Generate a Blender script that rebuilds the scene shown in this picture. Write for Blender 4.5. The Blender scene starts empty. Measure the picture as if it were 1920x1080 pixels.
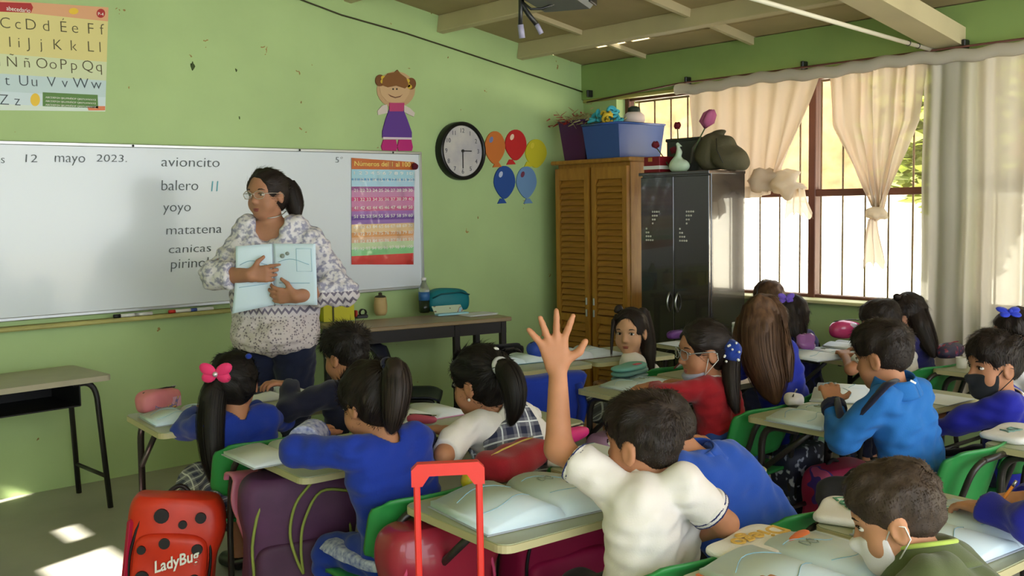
import bpy, math, random
import numpy as np
from mathutils import Vector, Matrix
random.seed(7); np.random.seed(7)
scene = bpy.context.scene
COL = scene.collection
# ------------------------------------------------------------------ camera
CAM = np.array([0.0, 0.0, 1.40]); FPX = 1905.0
YAW, PITCH, ROLL = math.radians(49.0), math.radians(4.65), math.radians(0.95)
_f = np.array([math.cos(YAW)*math.cos(PITCH), math.sin(YAW)*math.cos(PITCH), -math.sin(PITCH)])
_r0 = np.array([math.sin(YAW), -math.cos(YAW), 0.0]); _d0 = np.cross(_f, _r0)
_r = math.cos(ROLL)*_r0+math.sin(ROLL)*_d0; _d = -math.sin(ROLL)*_r0+math.cos(ROLL)*_d0
cam_data = bpy.data.cameras.new('camera'); cam = bpy.data.objects.new('camera', cam_data); COL.objects.link(cam)
cam_data.sensor_width = 36.0; cam_data.lens = FPX/1920*36.0; cam_data.clip_start = 0.05; cam_data.clip_end = 200
mw = Matrix.Identity(4)
for i in range(3):
    mw[i][0] = _r[i]; mw[i][1] = -_d[i]; mw[i][2] = -_f[i]; mw[i][3] = CAM[i]
cam.matrix_world = mw
scene.camera = cam
def ray(px, py): return _r*((px-960)/FPX)+_d*((py-540)/FPX)+_f
def at_z(px, py, z): v = ray(px, py); return CAM+v*((z-CAM[2])/v[2])
def at_y(px, py, y): v = ray(px, py); return CAM+v*((y-CAM[1])/v[1])
def at_x(px, py, x): v = ray(px, py); return CAM+v*((x-CAM[0])/v[0])
# ------------------------------------------------------------------ light
def srgb(c):
    return tuple((x/255/12.92 if x/255 <= 0.04045 else ((x/255+0.055)/1.055)**2.4) for x in c)+(1.0,)
world = bpy.data.worlds.new('daylight_sky'); scene.world = world; world.use_nodes = True
bg = world.node_tree.nodes['Background']; bg.inputs['Color'].default_value = (0.93, 0.985, 1.05, 1); bg.inputs['Strength'].default_value = 4.2
def lamp(name, kind, energy, color, loc, target, size=None, size_y=None):
    L = bpy.data.lights.new(name, kind); L.energy = energy; L.color = color
    o = bpy.data.objects.new(name, L); COL.objects.link(o); o.location = loc
    dv = Vector(target)-Vector(loc); o.rotation_euler = dv.to_track_quat('-Z', 'Y').to_euler()
    if kind == 'AREA':
        L.shape = 'RECTANGLE'; L.size = size; L.size_y = size_y
    return o
sun = lamp('sun', 'SUN', 30.0, (1.0, 0.93, 0.80), (-6, 3, 6), (-6+1.0, 3+0.30, 6-0.60)); sun.data.angle = 0.012
vs = scene.view_settings
vs.view_transform = 'Standard'; vs.look = 'None'; vs.gamma = 1.0; vs.use_curve_mapping = False; vs.exposure = 0.22
# ------------------------------------------------------------------ materials
MATS = {}
def mat(name, col, rough=0.6, metal=0.0, spec=0.35, var=0.0, vscale=12.0, bump=0.0, bscale=80.0, stretch=None, trans=0.0, col2=None, sheen=0.0, coat=0.0, emit=0.0, alpha=1.0):
    if name in MATS: return MATS[name]
    m = bpy.data.materials.new(name); m.use_nodes = True; nt = m.node_tree; N = nt.nodes; Lk = nt.links
    b = N['Principled BSDF']; c = srgb(col)
    b.inputs['Base Color'].default_value = c; b.inputs['Roughness'].default_value = rough; b.inputs['Metallic'].default_value = metal
    b.inputs['Specular IOR Level'].default_value = spec
    if trans: b.inputs['Transmission Weight'].default_value = trans
    if sheen: b.inputs['Sheen Weight'].default_value = sheen
    if coat: b.inputs['Coat Weight'].default_value = coat
    if alpha < 1: b.inputs['Alpha'].default_value = alpha
    if emit:
        b.inputs['Emission Color'].default_value = c; b.inputs['Emission Strength'].default_value = emit
    tc = None
    if var or bump or col2:
        tc = N.new('ShaderNodeTexCoord'); mp = N.new('ShaderNodeMapping'); Lk.new(tc.outputs['Object'], mp.inputs['Vector'])
        if stretch: mp.inputs['Scale'].default_value = stretch
    if var or col2:
        n = N.new('ShaderNodeTexNoise'); n.inputs['Scale'].default_value = vscale; n.inputs['Detail'].default_value = 4
        Lk.new(mp.outputs[0], n.inputs['Vector'])
        r = N.new('ShaderNodeValToRGB'); r.color_ramp.elements[0].position = 0.3; r.color_ramp.elements[1].position = 0.7
        if col2:
            r.color_ramp.elements[0].color = c; r.color_ramp.elements[1].color = srgb(col2)
        else:
            r.color_ramp.elements[0].color = tuple(x*(1-var) for x in c[:3])+(1,); r.color_ramp.elements[1].color = tuple(min(1, x*(1+var)) for x in c[:3])+(1,)
        Lk.new(n.outputs[0], r.inputs[0]); Lk.new(r.outputs[0], b.inputs['Base Color'])
    if bump:
        n2 = N.new('ShaderNodeTexNoise'); n2.inputs['Scale'].default_value = bscale; n2.inputs['Detail'].default_value = 5
        Lk.new(mp.outputs[0], n2.inputs['Vector'])
        bp = N.new('ShaderNodeBump'); bp.inputs['Strength'].default_value = bump; bp.inputs['Distance'].default_value = 0.01
        Lk.new(n2.outputs[0], bp.inputs['Height']); Lk.new(bp.outputs[0], b.inputs['Normal'])
    MATS[name] = m
    return m
def nodes_of(m): return m.node_tree.nodes, m.node_tree.links
def math_node(N, Lk, op, a, b=None, c=None):
    n = N.new('ShaderNodeMath'); n.operation = op
    for i, v in enumerate((a, b, c)):
        if v is None: continue
        if isinstance(v, (int, float)): n.inputs[i].default_value = v
        else: Lk.new(v, n.inputs[i])
    return n.outputs[0]
# ------------------------------------------------------------------ mesh helpers
class MB:
    def __init__(s): s.v = []; s.f = []; s.smooth = []
    def add(s, vs_, fs, smooth=False):
        o = len(s.v); s.v += [tuple(float(q) for q in p) for p in vs_]; s.f += [tuple(i+o for i in f) for f in fs]; s.smooth += [smooth]*len(fs); return s
    def box(s, c, d, R=None, bev=0.0):
        x, y, z = (q/2 for q in d)
        if bev <= 0:
            P = [(sx*x, sy*y, sz*z) for sx in (-1, 1) for sy in (-1, 1) for sz in (-1, 1)]
            F = [(0, 1, 3, 2), (4, 6, 7, 5), (0, 4, 5, 1), (2, 3, 7, 6), (0, 2, 6, 4), (1, 5, 7, 3)]
        else:
            b = min(bev, x*.99, y*.99, z*.99); P = []; idx = {}
            for sx in (-1, 1):
                for sy in (-1, 1):
                    for sz in (-1, 1):
                        for ax in range(3):
                            q = [sx*(x-b), sy*(y-b), sz*(z-b)]; q[ax] = (sx*x, sy*y, sz*z)[ax]
                            idx[(sx, sy, sz, ax)] = len(P); P.append(tuple(q))
            F = []
            def cyc(ax, s_): # face on axis
                a1, a2 = [(1, 2), (2, 0), (0, 1)][ax]; out = []
                for u, w in ((-1, -1), (1, -1), (1, 1), (-1, 1)):
                    k = [0, 0, 0]; k[ax] = s_; k[a1] = u; k[a2] = w; out.append(idx[(k[0], k[1], k[2], ax)])
                return tuple(out if s_ > 0 else out[::-1])
            for ax in range(3):
                for s_ in (-1, 1): F.append(cyc(ax, s_))
            for ax in range(3):
                a1, a2 = [(1, 2), (2, 0), (0, 1)][ax]
                for u in (-1, 1):
                    for w in (-1, 1):
                        k0 = [0, 0, 0]; k0[a1] = u; k0[a2] = w; k1 = list(k0); k0[ax] = -1; k1[ax] = 1
                        q = (idx[(*k0, a1)], idx[(*k1, a1)], idx[(*k1, a2)], idx[(*k0, a2)])
                        F.append(q if u*w < 0 else q[::-1])
            for sx in (-1, 1):
                for sy in (-1, 1):
                    for sz in (-1, 1):
                        t = (idx[(sx, sy, sz, 0)], idx[(sx, sy, sz, 1)], idx[(sx, sy, sz, 2)])
                        F.append(t if sx*sy*sz > 0 else t[::-1])
        M = Matrix.Identity(3) if R is None else R
        P = [M @ Vector(p)+Vector(c) for p in P]
        return s.add(P, F)
    def tube(s, pts, r, n=8, cap=True, flat=None):
        pts = [Vector(p) for p in pts]; rs = r if hasattr(r, '__len__') else [r]*len(pts)
        P = []; F = []; up = None
        for i, p in enumerate(pts):
            t = (pts[min(i+1, len(pts)-1)]-pts[max(i-1, 0)])
            t = t.normalized() if t.length > 1e-9 else Vector((0, 0, 1))
            if up is None: up = Vector((0, 0, 1)) if abs(t.z) < .9 else Vector((1, 0, 0))
            a = (up-t*up.dot(t)); a = a.normalized() if a.length > 1e-6 else t.orthogonal().normalized()
            b = t.cross(a); up = a
            for k in range(n):
                th = 2*math.pi*k/n; P.append(p+(a*math.cos(th)*(flat or 1)+b*math.sin(th))*rs[i])
        for i in range(len(pts)-1):
            for k in range(n): F.append((i*n+k, i*n+(k+1) % n, (i+1)*n+(k+1) % n, (i+1)*n+k))
        if cap: F.append(tuple(range(n))[::-1]); F.append(tuple((len(pts)-1)*n+k for k in range(n)))
        return s.add(P, F, True)
    def lathe(s, prof, c=(0, 0, 0), n=20, axis='z', cap=True):
        P = []; F = []
        for r, h in prof:
            for k in range(n):
                th = 2*math.pi*k/n; q = (r*math.cos(th), r*math.sin(th), h)
                if axis == 'y': q = (q[0], -q[2], q[1])
                if axis == 'x': q = (q[2], q[0], q[1])
                P.append((q[0]+c[0], q[1]+c[1], q[2]+c[2]))
        for i in range(len(prof)-1):
            for k in range(n): F.append((i*n+k, i*n+(k+1) % n, (i+1)*n+(k+1) % n, (i+1)*n+k))
        s.add(P, F, True)
        if cap:
            o = len(s.v)-len(P)
            s.f.append(tuple(o+k for k in range(n))[::-1]); s.f.append(tuple(o+(len(prof)-1)*n+k for k in range(n))); s.smooth += [False, False]
        return s
    def ell(s, c, r, n=14, R=None):
        P = []; F = []; m = n//2+1; M = R or Matrix.Identity(3)
        for i in range(m+1):
            ph = math.pi*i/m
            for k in range(n):
                th = 2*math.pi*k/n
                P.append(M @ Vector((r[0]*math.sin(ph)*math.cos(th), r[1]*math.sin(ph)*math.sin(th), -r[2]*math.cos(ph)))+Vector(c))
        for i in range(m):
            for k in range(n): F.append((i*n+k, i*n+(k+1) % n, (i+1)*n+(k+1) % n, (i+1)*n+k))
        return s.add(P, F, True)
    def prism(s, poly, y0, y1, axes='xz'):
        n = len(poly)
        def mk(p, d):
            return (p[0], d, p[1]) if axes == 'xz' else ((p[0], p[1], d) if axes == 'xy' else (d, p[0], p[1]))
        P = [mk(p, y0) for p in poly]+[mk(p, y1) for p in poly]
        F = [tuple(range(n)), tuple(range(n, 2*n))[::-1]]+[(i, n+i, n+(i+1) % n, (i+1) % n) for i in range(n)]
        return s.add(P, F)
    def grid(s, fn, nu, nv, closed=False):
        P = [fn(i/(nu-1), j/(nv-1)) for j in range(nv) for i in range(nu)]
        F = [(j*nu+i, j*nu+i+1, (j+1)*nu+i+1, (j+1)*nu+i) for j in range(nv-1) for i in range(nu-1)]
        return s.add(P, F, True)
    def mesh(s, name):
        me = bpy.data.meshes.new(name); me.from_pydata(s.v, [], s.f); me.update()
        me.polygons.foreach_set('use_smooth', s.smooth)
        return me
    def build(s, name, m, parent=None, loc=None, rotz=0.0, fix=True):
        me = s.mesh(name)
        if fix: fix_normals(me)
        return link(name, me, m, parent, loc, rotz)
def fix_normals(me):
    import bmesh
    bm = bmesh.new(); bm.from_mesh(me); bmesh.ops.recalc_face_normals(bm, faces=bm.faces); bm.to_mesh(me); bm.free()
def link(name, me, m, parent=None, loc=None, rotz=0.0):
    o = bpy.data.objects.new(name, me); COL.objects.link(o)
    if m is not None:
        for x in (m if isinstance(m, (list, tuple)) else [m]): me.materials.append(x)
    if parent is not None: o.parent = parent
    if loc is not None: o.location = loc
    if rotz: o.rotation_euler = (0, 0, rotz)
    return o
def tag(o, label, cat, group=None):
    o['label'] = label; o['category'] = cat
    if group: o['group'] = group
    return o
def thing(name, label, cat, loc=(0, 0, 0), rotz=0.0, group=None):
    o = bpy.data.objects.new(name, None); COL.objects.link(o); o.location = loc; o.rotation_euler = (0, 0, rotz); o.empty_display_size = .05
    return tag(o, label, cat, group)
def struct(o, label=None, cat=None):
    o['kind'] = 'structure'
    if label: o['label'] = label
    if cat: o['category'] = cat
    return o
def dup(root, loc, rotz, label, group=None):
    r = root.copy(); COL.objects.link(r); r.location = loc; r.rotation_euler = (0, 0, rotz); r['label'] = label
    if group: r['group'] = group
    for ch in list(root.children):
        c = ch.copy(); COL.objects.link(c); c.parent = r
        for g in list(ch.children):
            d = g.copy(); COL.objects.link(d); d.parent = c
    return r
def text(name, body, size, m, parent, loc, rot=(math.pi/2, 0, 0), width=None, thin=-0.0, ext=0.0006, align='LEFT', shear=0.0):
    cu = bpy.data.curves.new(name, 'FONT'); cu.body = body; cu.size = size; cu.extrude = ext; cu.offset = thin*size; cu.align_x = align; cu.shear = shear; cu.resolution_u = 3
    t = bpy.data.objects.new(name, cu); COL.objects.link(t)
    dg = bpy.context.evaluated_depsgraph_get(); me = bpy.data.meshes.new_from_object(t.evaluated_get(dg)); bpy.data.objects.remove(t); bpy.data.curves.remove(cu)
    o = link(name, me, m, parent, loc); o.rotation_euler = rot
    if width:
        xs = [v.co.x for v in me.vertices]
        if xs:
            w = max(xs)-min(xs); sc = width/w; mn = min(xs)
            for v in me.vertices: v.co.x = (v.co.x-mn)*sc
    return o
def RZ(a): return Matrix.Rotation(a, 3, 'Z')
def RX(a): return Matrix.Rotation(a, 3, 'X')
def RY(a): return Matrix.Rotation(a, 3, 'Y')
def smooth_path(pts, n=5):
    P = [Vector(p) for p in pts]; Q = [P[0]*2-P[1]]+P+[P[-1]*2-P[-2]]; out = []
    for i in range(1, len(Q)-2):
        for k in range(n):
            t = k/n; a, b, c, d = Q[i-1], Q[i], Q[i+1], Q[i+2]
            out.append(.5*((2*b)+(c-a)*t+(2*a-5*b+4*c-d)*t*t+(3*b-a-3*c+d)*t**3))
    return out+[P[-1]]
def arc(p0, p1, p2, n=6):
    a, b, c = Vector(p0), Vector(p1), Vector(p2)
    return [a*(1-t)**2+b*2*t*(1-t)+c*t*t for t in [i/n for i in range(n+1)]]
# ================================================================== room shell
YW, XW = 5.364, 5.412
XL = -1.6; YB = -3.0
SILL, MID, LINT = 0.787, 1.445, 2.165
def cz(x): return 2.415+0.165*(XW-x)
# wall paint with chips and grime
def wall_mat(name, col, chips=True):
    m = mat(name, col, rough=0.55, spec=0.3, bump=0.12, bscale=14)
    N, L = nodes_of(m); b = N['Principled BSDF']
    tc = N.new('ShaderNodeTexCoord')
    n = N.new('ShaderNodeTexNoise'); n.inputs['Scale'].default_value = 1.6; n.inputs['Detail'].default_value = 5; L.new(tc.outputs['Object'], n.inputs['Vector'])
    r = N.new('ShaderNodeValToRGB'); c = srgb(col)
    r.color_ramp.elements[0].position = .3; r.color_ramp.elements[0].color = tuple(x*.86 for x in c[:3])+(1,)
    r.color_ramp.elements[1].position = .7; r.color_ramp.elements[1].color = c
    L.new(n.outputs[0], r.inputs[0])
    # chips: sparse voronoi dots, broken up by noise
    v = N.new('ShaderNodeTexVoronoi'); v.inputs['Scale'].default_value = 9.0
    mp = N.new('ShaderNodeMapping'); mp.inputs['Scale'].default_value = (1.0, 1.0, 0.75); L.new(tc.outputs['Object'], mp.inputs[0])
    n2 = N.new('ShaderNodeTexNoise'); n2.inputs['Scale'].default_value = 22; L.new(tc.outputs['Object'], n2.inputs['Vector'])
    ad = N.new('ShaderNodeVectorMath'); ad.operation = 'MULTIPLY_ADD'; L.new(n2.outputs['Color'], ad.inputs[0]); ad.inputs[1].default_value = (.12, .12, .12); L.new(mp.outputs[0], ad.inputs[2]); L.new(ad.outputs[0], v.inputs['Vector'])
    gate = N.new('ShaderNodeSeparateColor'); L.new(v.outputs['Color'], gate.inputs[0])
    g = math_node(N, L, 'GREATER_THAN', gate.outputs[0], 0.60)
    d = math_node(N, L, 'LESS_THAN', v.outputs['Distance'], 0.085)
    msk = math_node(N, L, 'MULTIPLY', g, d)
    mx = N.new('ShaderNodeMix'); mx.data_type = 'RGBA'; L.new(msk, mx.inputs['Factor']); L.new(r.outputs[0], mx.inputs['A'])
    cr = N.new('ShaderNodeValToRGB'); cr.color_ramp.elements[0].color = srgb((92, 84, 50)); cr.color_ramp.elements[1].color = srgb((158, 128, 70)); L.new(gate.outputs[1], cr.inputs[0])
    L.new(cr.outputs[0], mx.inputs['B'])
    L.new(mx.outputs['Result'], b.inputs['Base Color'])
    return m
M_wall = wall_mat('green_wall_paint', (180, 206, 142))
M_lintel = mat('green_beam_paint', (134, 158, 92), rough=.55, var=.1, vscale=2)
M_ceil = mat('ceiling_panel', (170, 152, 112), rough=.8, var=.08, vscale=3)
M_beam = mat('cream_beam_paint', (196, 182, 142), rough=.6, var=.08, vscale=3)
M_frame = mat('maroon_metal_frame', (104, 62, 50), rough=.45, spec=.4)
M_black = mat('black_metal', (28, 27, 26), rough=.38, spec=.5)
M_chrome = mat('steel', (190, 190, 188), rough=.28, metal=1.0)
M_white = mat('white_plastic', (226, 226, 222), rough=.45)
M_glass = mat('glass', (240, 246, 244), rough=.03, trans=1.0, spec=.5)
# floor: worn grey cement
m = mat('cement_floor', (158, 157, 146), rough=.45, spec=.4, col2=(184, 182, 170), vscale=1.8, bump=.06, bscale=30)
struct(MB().box(((XL+XW)/2, (YB+YW)/2, -.05), (XW-XL+.4, YW-YB+.4, .1)).build('floor', m))
# front wall (whiteboard wall)
poly = [(XL-.2, -.05), (XW+.2, -.05), (XW+.2, cz(XW+.2)), (XL-.2, cz(XL-.2))]
struct(MB().prism(poly, YW, YW+.18).build('wall_front', M_wall))
# window wall: sill wall, lintel, column, end return
struct(MB().box((XW+.09, (YB+YW)/2, SILL/2-.02), (.18, YW-YB, SILL+.04)).build('wall_right', M_wall))
struct(MB().box((XW+.07, (YB+YW)/2, (LINT+cz(XW))/2), (.22, YW-YB, cz(XW)-LINT)).build('trim_1', M_lintel))
struct(MB().box((XW+.08, 5.20, (SILL+LINT)/2), (.2, YW-5.05+.02, LINT-SILL)).build('wall_right_return', M_wall))
struct(MB().box((XW+.05, 2.575, (SILL+LINT)/2), (.26, .20, LINT-SILL)).build('wall_right_column', M_wall))
struct(MB().box((XW-.004, 4.05, LINT-.012), (.06, 2.62, .024), bev=.005).build('trim_2', mat('ochre_trim', (176, 168, 96), rough=.5)))
# unseen left wall; slots added to shape the floor sun patches, wide opening for daylight
def holed_wall(name, x, t, y0, y1, z0, z1, holes, m):
    ys = sorted({y0, y1, *[h[0] for h in holes], *[h[1] for h in holes]}); zs = sorted({z0, z1, *[h[2] for h in holes], *[h[3] for h in holes]})
    mb = MB()
    for a, b in zip(ys, ys[1:]):
        for c, d in zip(zs, zs[1:]):
            my, mz = (a+b)/2, (c+d)/2
            if any(h[0] < my < h[1] and h[2] < mz < h[3] for h in holes): continue
            mb.box((x, my, mz), (t, b-a, d-c))
    return struct(mb.build(name, m, fix=False))
SUN = np.array([1.0, .30, -.60]); 
def back(px, py):
    p = at_z(px, py, 0); k = (p[0]-XL)/SUN[0]; q = p-SUN*k; return q[1], q[2]
holes = [(3.53, 3.77, 1.77, 1.875), (2.92, 3.36, 1.65, 1.875), (4.41, 4.475, 1.70, 1.875), (3.795, 3.812, 1.70, 1.86), (-2.9, -.7, 0.9, 2.6)]
holed_wall('wall_left', XL-.05, .1, YB, YW, -.05, cz(XL), holes, M_wall)
# ceiling slabs follow the roof slope; a thin gap beside one purlin lets daylight in
def slab(x0, x1, y0, y1, t=.03, lift=0.0):
    mb = MB(); P = []
    for x in (x0, x1):
        for y in (y0, y1):
            for dz in (0, t): P.append((x, y, cz(x)+lift+dz))
    return mb.add(P, [(0, 1, 3, 2), (4, 6, 7, 5), (0, 4, 5, 1), (2, 3, 7, 6), (0, 2, 6, 4), (1, 5, 7, 3)])
G0, G1 = 5.05, 5.11
ys = [YB, 3.62, 3.70, 3.74, 3.93, 3.97, YW]
mb = slab(XL-.2, G0, YB-.2, YW+.2)
mb2 = slab(G1, XW+.6, YB-.2, YW+.2); mb.add(mb2.v, mb2.f)
for a, b in ((YB, 4.46), (4.62, 4.67), (4.79, 4.83), (4.94, YW)):
    q = slab(G0-.01, G1+.01, a, b, lift=.002); mb.add(q.v, q.f)
struct(mb.build('ceiling', M_ceil))
def along_slope(name, y, x0, x1, w, h, drop, m):
    P = []
    for x in (x0, x1):
        for yy in (y-w/2, y+w/2):
            for dz in (-drop-h, -drop): P.append((x, yy, cz(x)+dz))
    return struct(MB().add(P, [(0, 1, 3, 2), (4, 6, 7, 5), (0, 4, 5, 1), (2, 3, 7, 6), (0, 2, 6, 4), (1, 5, 7, 3)]).build(name, m))
for i, x in enumerate((4.775, 4.085, 3.39, 2.70, 2.0, 1.3)):
    struct(MB().box((x, (YB+YW)/2, cz(x)-.055), (.055, YW-YB, .11), R=RY(math.atan(.165)), bev=.004).build('trim_%d' % (3+i), M_beam))
along_slope('trim_10', 2.60, XL, XW-.02, .17, .10, .13, M_beam)
along_slope('trim_11', 3.86, 3.0, XW, .03, .05, .0, M_beam)
along_slope('trim_12', 4.75, 4.085, XW, .03, .03, .0, M_beam)
# steel conduit under the rafter
cp = [at_x(1778, 100, XW-.03), at_x(1700, 79, XW-.35)]
c0 = Vector((XW-.03, 2.68, 2.19)); c1 = Vector(at_x(1400, -6, 3.6))
o = thing('conduit_pipe', 'thin white metal pipe running up under the sloped ceiling to the column', 'pipe', tuple(c0))
MB().tube([(0, 0, 0), tuple(c1-c0)], .011).build('pipe', mat('white_pipe', (222, 214, 190), rough=.35), o)
for k in (.12, .18):
    p = (c1-c0)*k; MB().tube([tuple(p*.995), tuple(p*1.005+Vector((0, 0, 0)))], .015).build('clamp', M_black, o)
# ------------------------------------------------------------------ windows
def window(n, y0, y1, mulls, label_bars):
    w = bpy.data.objects.new('window_%d' % n, None); COL.objects.link(w); w.location = (XW+.10, 0, 0); struct(w)
    def bar(name, y, z, dy, dz, dx=.045): return MB().box((0, y, z), (dx, dy, dz), bev=.004).build(name, M_frame, w)
    for z in (SILL+.018, LINT-.018): bar('frame_rail', (y0+y1)/2, z, y1-y0, .036)
    bar('transom', (y0+y1)/2, MID, y1-y0, .042)
    for y in mulls: bar('mullion', y, (SILL+LINT)/2, .05, LINT-SILL, .06)
    ys = sorted(mulls)
    for a, b in zip(ys, ys[1:]):
        for zl, zh, kind in ((SILL+.03, MID-.02, 'clear'), (MID+.02, LINT-.03, 'upper')):
            MB().box((.0, (a+b)/2, (zl+zh)/2), (.004, b-a-.05, zh-zl)).build('pane', M_pane, w)
    # outer security bars
    k = y0+.09
    while k < y1:
        MB().tube([(.10, k, SILL-.1), (.10, k, LINT+.05)], .006, 6).build('security_bar', M_bar, w); k += .150
    for z in (SILL+.02, MID+.01, LINT-.03):
        MB().box((.10, (y0+y1)/2, z), (.012, y1-y0, .02)).build('security_rail', M_bar, w)
    return w
M_bar = mat('ochre_bars', (120, 92, 60), rough=.5)
def pane_mat():
    m = bpy.data.materials.new('window_pane'); m.use_nodes = True; N, L = nodes_of(m)
    for n in list(N): N.remove(n)
    out = N.new('ShaderNodeOutputMaterial'); t = N.new('ShaderNodeBsdfTransparent'); t.inputs[0].default_value = (.96, .97, .95, 1)
    g = N.new('ShaderNodeBsdfGlossy'); g.inputs['Roughness'].default_value = .05
    mx = N.new('ShaderNodeMixShader'); mx.inputs[0].default_value = .05
    L.new(t.outputs[0], mx.inputs[1]); L.new(g.outputs[0], mx.inputs[2]); L.new(mx.outputs[0], out.inputs[0]); return m
M_pane = pane_mat()
window(1, 2.675, 5.05, [2.70, 3.50, 4.40, 5.02], '')
window(2, 0.10, 2.475, [0.13, 0.9, 1.7, 2.45], '')
struct(MB().box((XW+.02, 3.86, SILL+.008), (.2, 2.40, .02), bev=.004).build('trim_13', mat('pale_sill', (206, 204, 150), rough=.5)))
# ------------------------------------------------------------------ outside
struct(MB().box((XW+15.2, 3, -.06), (30, 60, .1)).build('ground_outside', mat('sunlit_yard', (214, 205, 188), rough=.9, var=.08, vscale=.8)))
M_yw = mat('yard_wall_white', (238, 234, 224), rough=.9)
ow = thing('yard_wall', 'sunlit white boundary wall seen through the lower window panes', 'wall', (XW+7.0, 6, 0))
MB().box((0, 0, .7), (.2, 34, 1.4)).build('plaster', M_yw, ow)
MB().box((0, 0, 1.42), (.3, 34, .06), bev=.01).build('coping', M_yw, ow)
bank = MB()
def bk(u, v):
    y = -10+34*u; z = 1.2+3.6*v
    return (1.0+1.6*v+.35*math.sin(y*1.7+3*v)+.25*math.sin(y*4.1+z*3), y, z+.12*math.sin(y*2.3))
bank.grid(bk, 90, 14)
tag(bank.build('earth_bank', mat('tan_earth', (92, 68, 46), rough=.95, col2=(128, 98, 66), vscale=3.5, bump=.8, bscale=6), loc=(XW+7.2, 0, 0)), 'tan earth bank rising behind the yard wall', 'earth bank')
def leafy(name, label, c, r, n, m, seed):
    rnd = random.Random(seed); t = thing(name, label, 'tree', (c[0], c[1], 0))
    MB().tube([(0, 0, 0), (.1, .05, c[2]*.6), (0, 0, c[2])], [.14, .1, .05]).build('trunk', mat('bark', (96, 74, 52), rough=.9), t)
    mb = MB()
    for _ in range(n):
        u = Vector((rnd.gauss(0, 1), rnd.gauss(0, 1), rnd.gauss(0, 1))).normalized()*rnd.random()**.4
        p = Vector((u.x*r[0], u.y*r[1], u.z*r[2]+c[2])); q = Matrix.Rotation(rnd.random()*6, 3, 'Z') @ Matrix.Rotation(rnd.random()*3, 3, 'X'); s = .10+.08*rnd.random()
        mb.add([p+q @ Vector(v)*s for v in ((-1, 0, 0), (0, -.45, .1), (1, 0, 0), (0, .45, .1))], [(0, 1, 2, 3)])
    o = mb.build('foliage', m, t, fix=False); o['kind'] = 'stuff'
M_leaf = mat('yellow_green_leaves', (104, 118, 40), rough=.6, col2=(150, 156, 62), vscale=3)
p = at_x(1712, 250, XW+5.4); leafy('yard_tree', 'yellow green leafy tree outside the window beside the long curtains', (p[0], p[1]-.35, p[2]+.2), (1.0, .75, 1.1), 1500, M_leaf, 3)
# ------------------------------------------------------------------ curtains
def cloth_mat(name, col, t=.55):
    m = bpy.data.materials.new(name); m.use_nodes = True; N, L = nodes_of(m)
    for n in list(N): N.remove(n)
    out = N.new('ShaderNodeOutputMaterial'); d = N.new('ShaderNodeBsdfDiffuse'); d.inputs[0].default_value = srgb(col); tr = N.new('ShaderNodeBsdfTranslucent'); tr.inputs[0].default_value = srgb(col)
    mx = N.new('ShaderNodeMixShader'); mx.inputs[0].default_value = t; L.new(d.outputs[0], mx.inputs[1]); L.new(tr.outputs[0], mx.inputs[2])
    tp = N.new('ShaderNodeBsdfTransparent'); m2 = N.new('ShaderNodeMixShader'); m2.inputs[0].default_value = .05; L.new(mx.outputs[0], m2.inputs[1]); L.new(tp.outputs[0], m2.inputs[2])
    L.new(m2.outputs[0], out.inputs[0]); return m
M_cur = cloth_mat('sheer_cream_curtain', (228, 208, 186), .24)
M_cur2 = cloth_mat('sheer_white_curtain', (210, 200, 184), .22)
XC = XW-.10
def curtain(name, label, top, path, pleat, nu, nv, m, amp=.03, tail=None):
    # top=(yA,yB,z); path: list of (v, yc, half, z) rows from top to bottom
    t = thing(name, label, 'curtain', (XC, 0, 0), group='window curtains')
    def row(v):
        for a, b in zip(path, path[1:]):
            if a[0] <= v <= b[0]:
                k = (v-a[0])/(b[0]-a[0]); k = k*k*(3-2*k) if len(a) > 4 else k
                return [a[i]*(1-k)+b[i]*k for i in range(1, 4)]
        return path[-1][1:4]
    def fn(u, v):
        yc, hf, z = row(v)
        wob = .25*math.sin(u*9.1+1)+.2*math.sin(u*23+2*v)
        y = yc+hf*(1-2*u)+.006*math.sin(u*pleat*6.28*1.0+v*2)
        comp = min(1.0, .45+.25*v+.3*(1-min(1, hf/.5)))
        x = amp*comp*math.sin(u*pleat*6.28+wob*2.2+v*.5)*(.55+.45*math.sin(u*pleat*2.1+1)) + .006*math.sin(v*14+u*20)
        return (x, y, z+.012*math.sin(u*pleat*3.1)*(1 if v > .97 else 0))
    MB().grid(fn, nu, nv).build('drape', m, t, fix=False)
    return t
def yof(px): return at_x(px, 300, XC)[1]
def zof(px, py): return at_x(px, py, XC)[2]
ZT = 2.155
# left curtain swept to a knot
yA, yB = yof(1292), yof(1540); kz = zof(1450, 350); ky = yof(1448)
t = thing('knotted_curtain', 'cream sheer curtain swept sideways and tied in a large bow knot over the left window', 'curtain', (XC, 0, 0), group='window curtains')
def fnL(u, v):
    # bottom edge sags from window left edge to the knot; right side pulled diagonally to the knot
    yt = yA+(yB-yA)*u
    w = v**1.25
    yb = yof(1375)+(ky-yof(1375))*(u**.8)
    zb = zof(1395, 362)-.05*math.sin(u*math.pi)+(kz-zof(1395, 362))*u
    yv = yt*(1-w)+yb*w if u > .5 else yt*(1-w)+(yt*.55+yb*.45)*w
    yv = yt+(yb-yt)*(w*(u**1.5)+ .18*w*(1-u))
    z = ZT+(zb-ZT)*v
    x = .03*math.sin(u*42+2*v)*(.4+.5*v)-.02*v
    return (x, yv, z)
MB().grid(fnL, 110, 40).build('drape', M_cur, t, fix=False)
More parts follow.
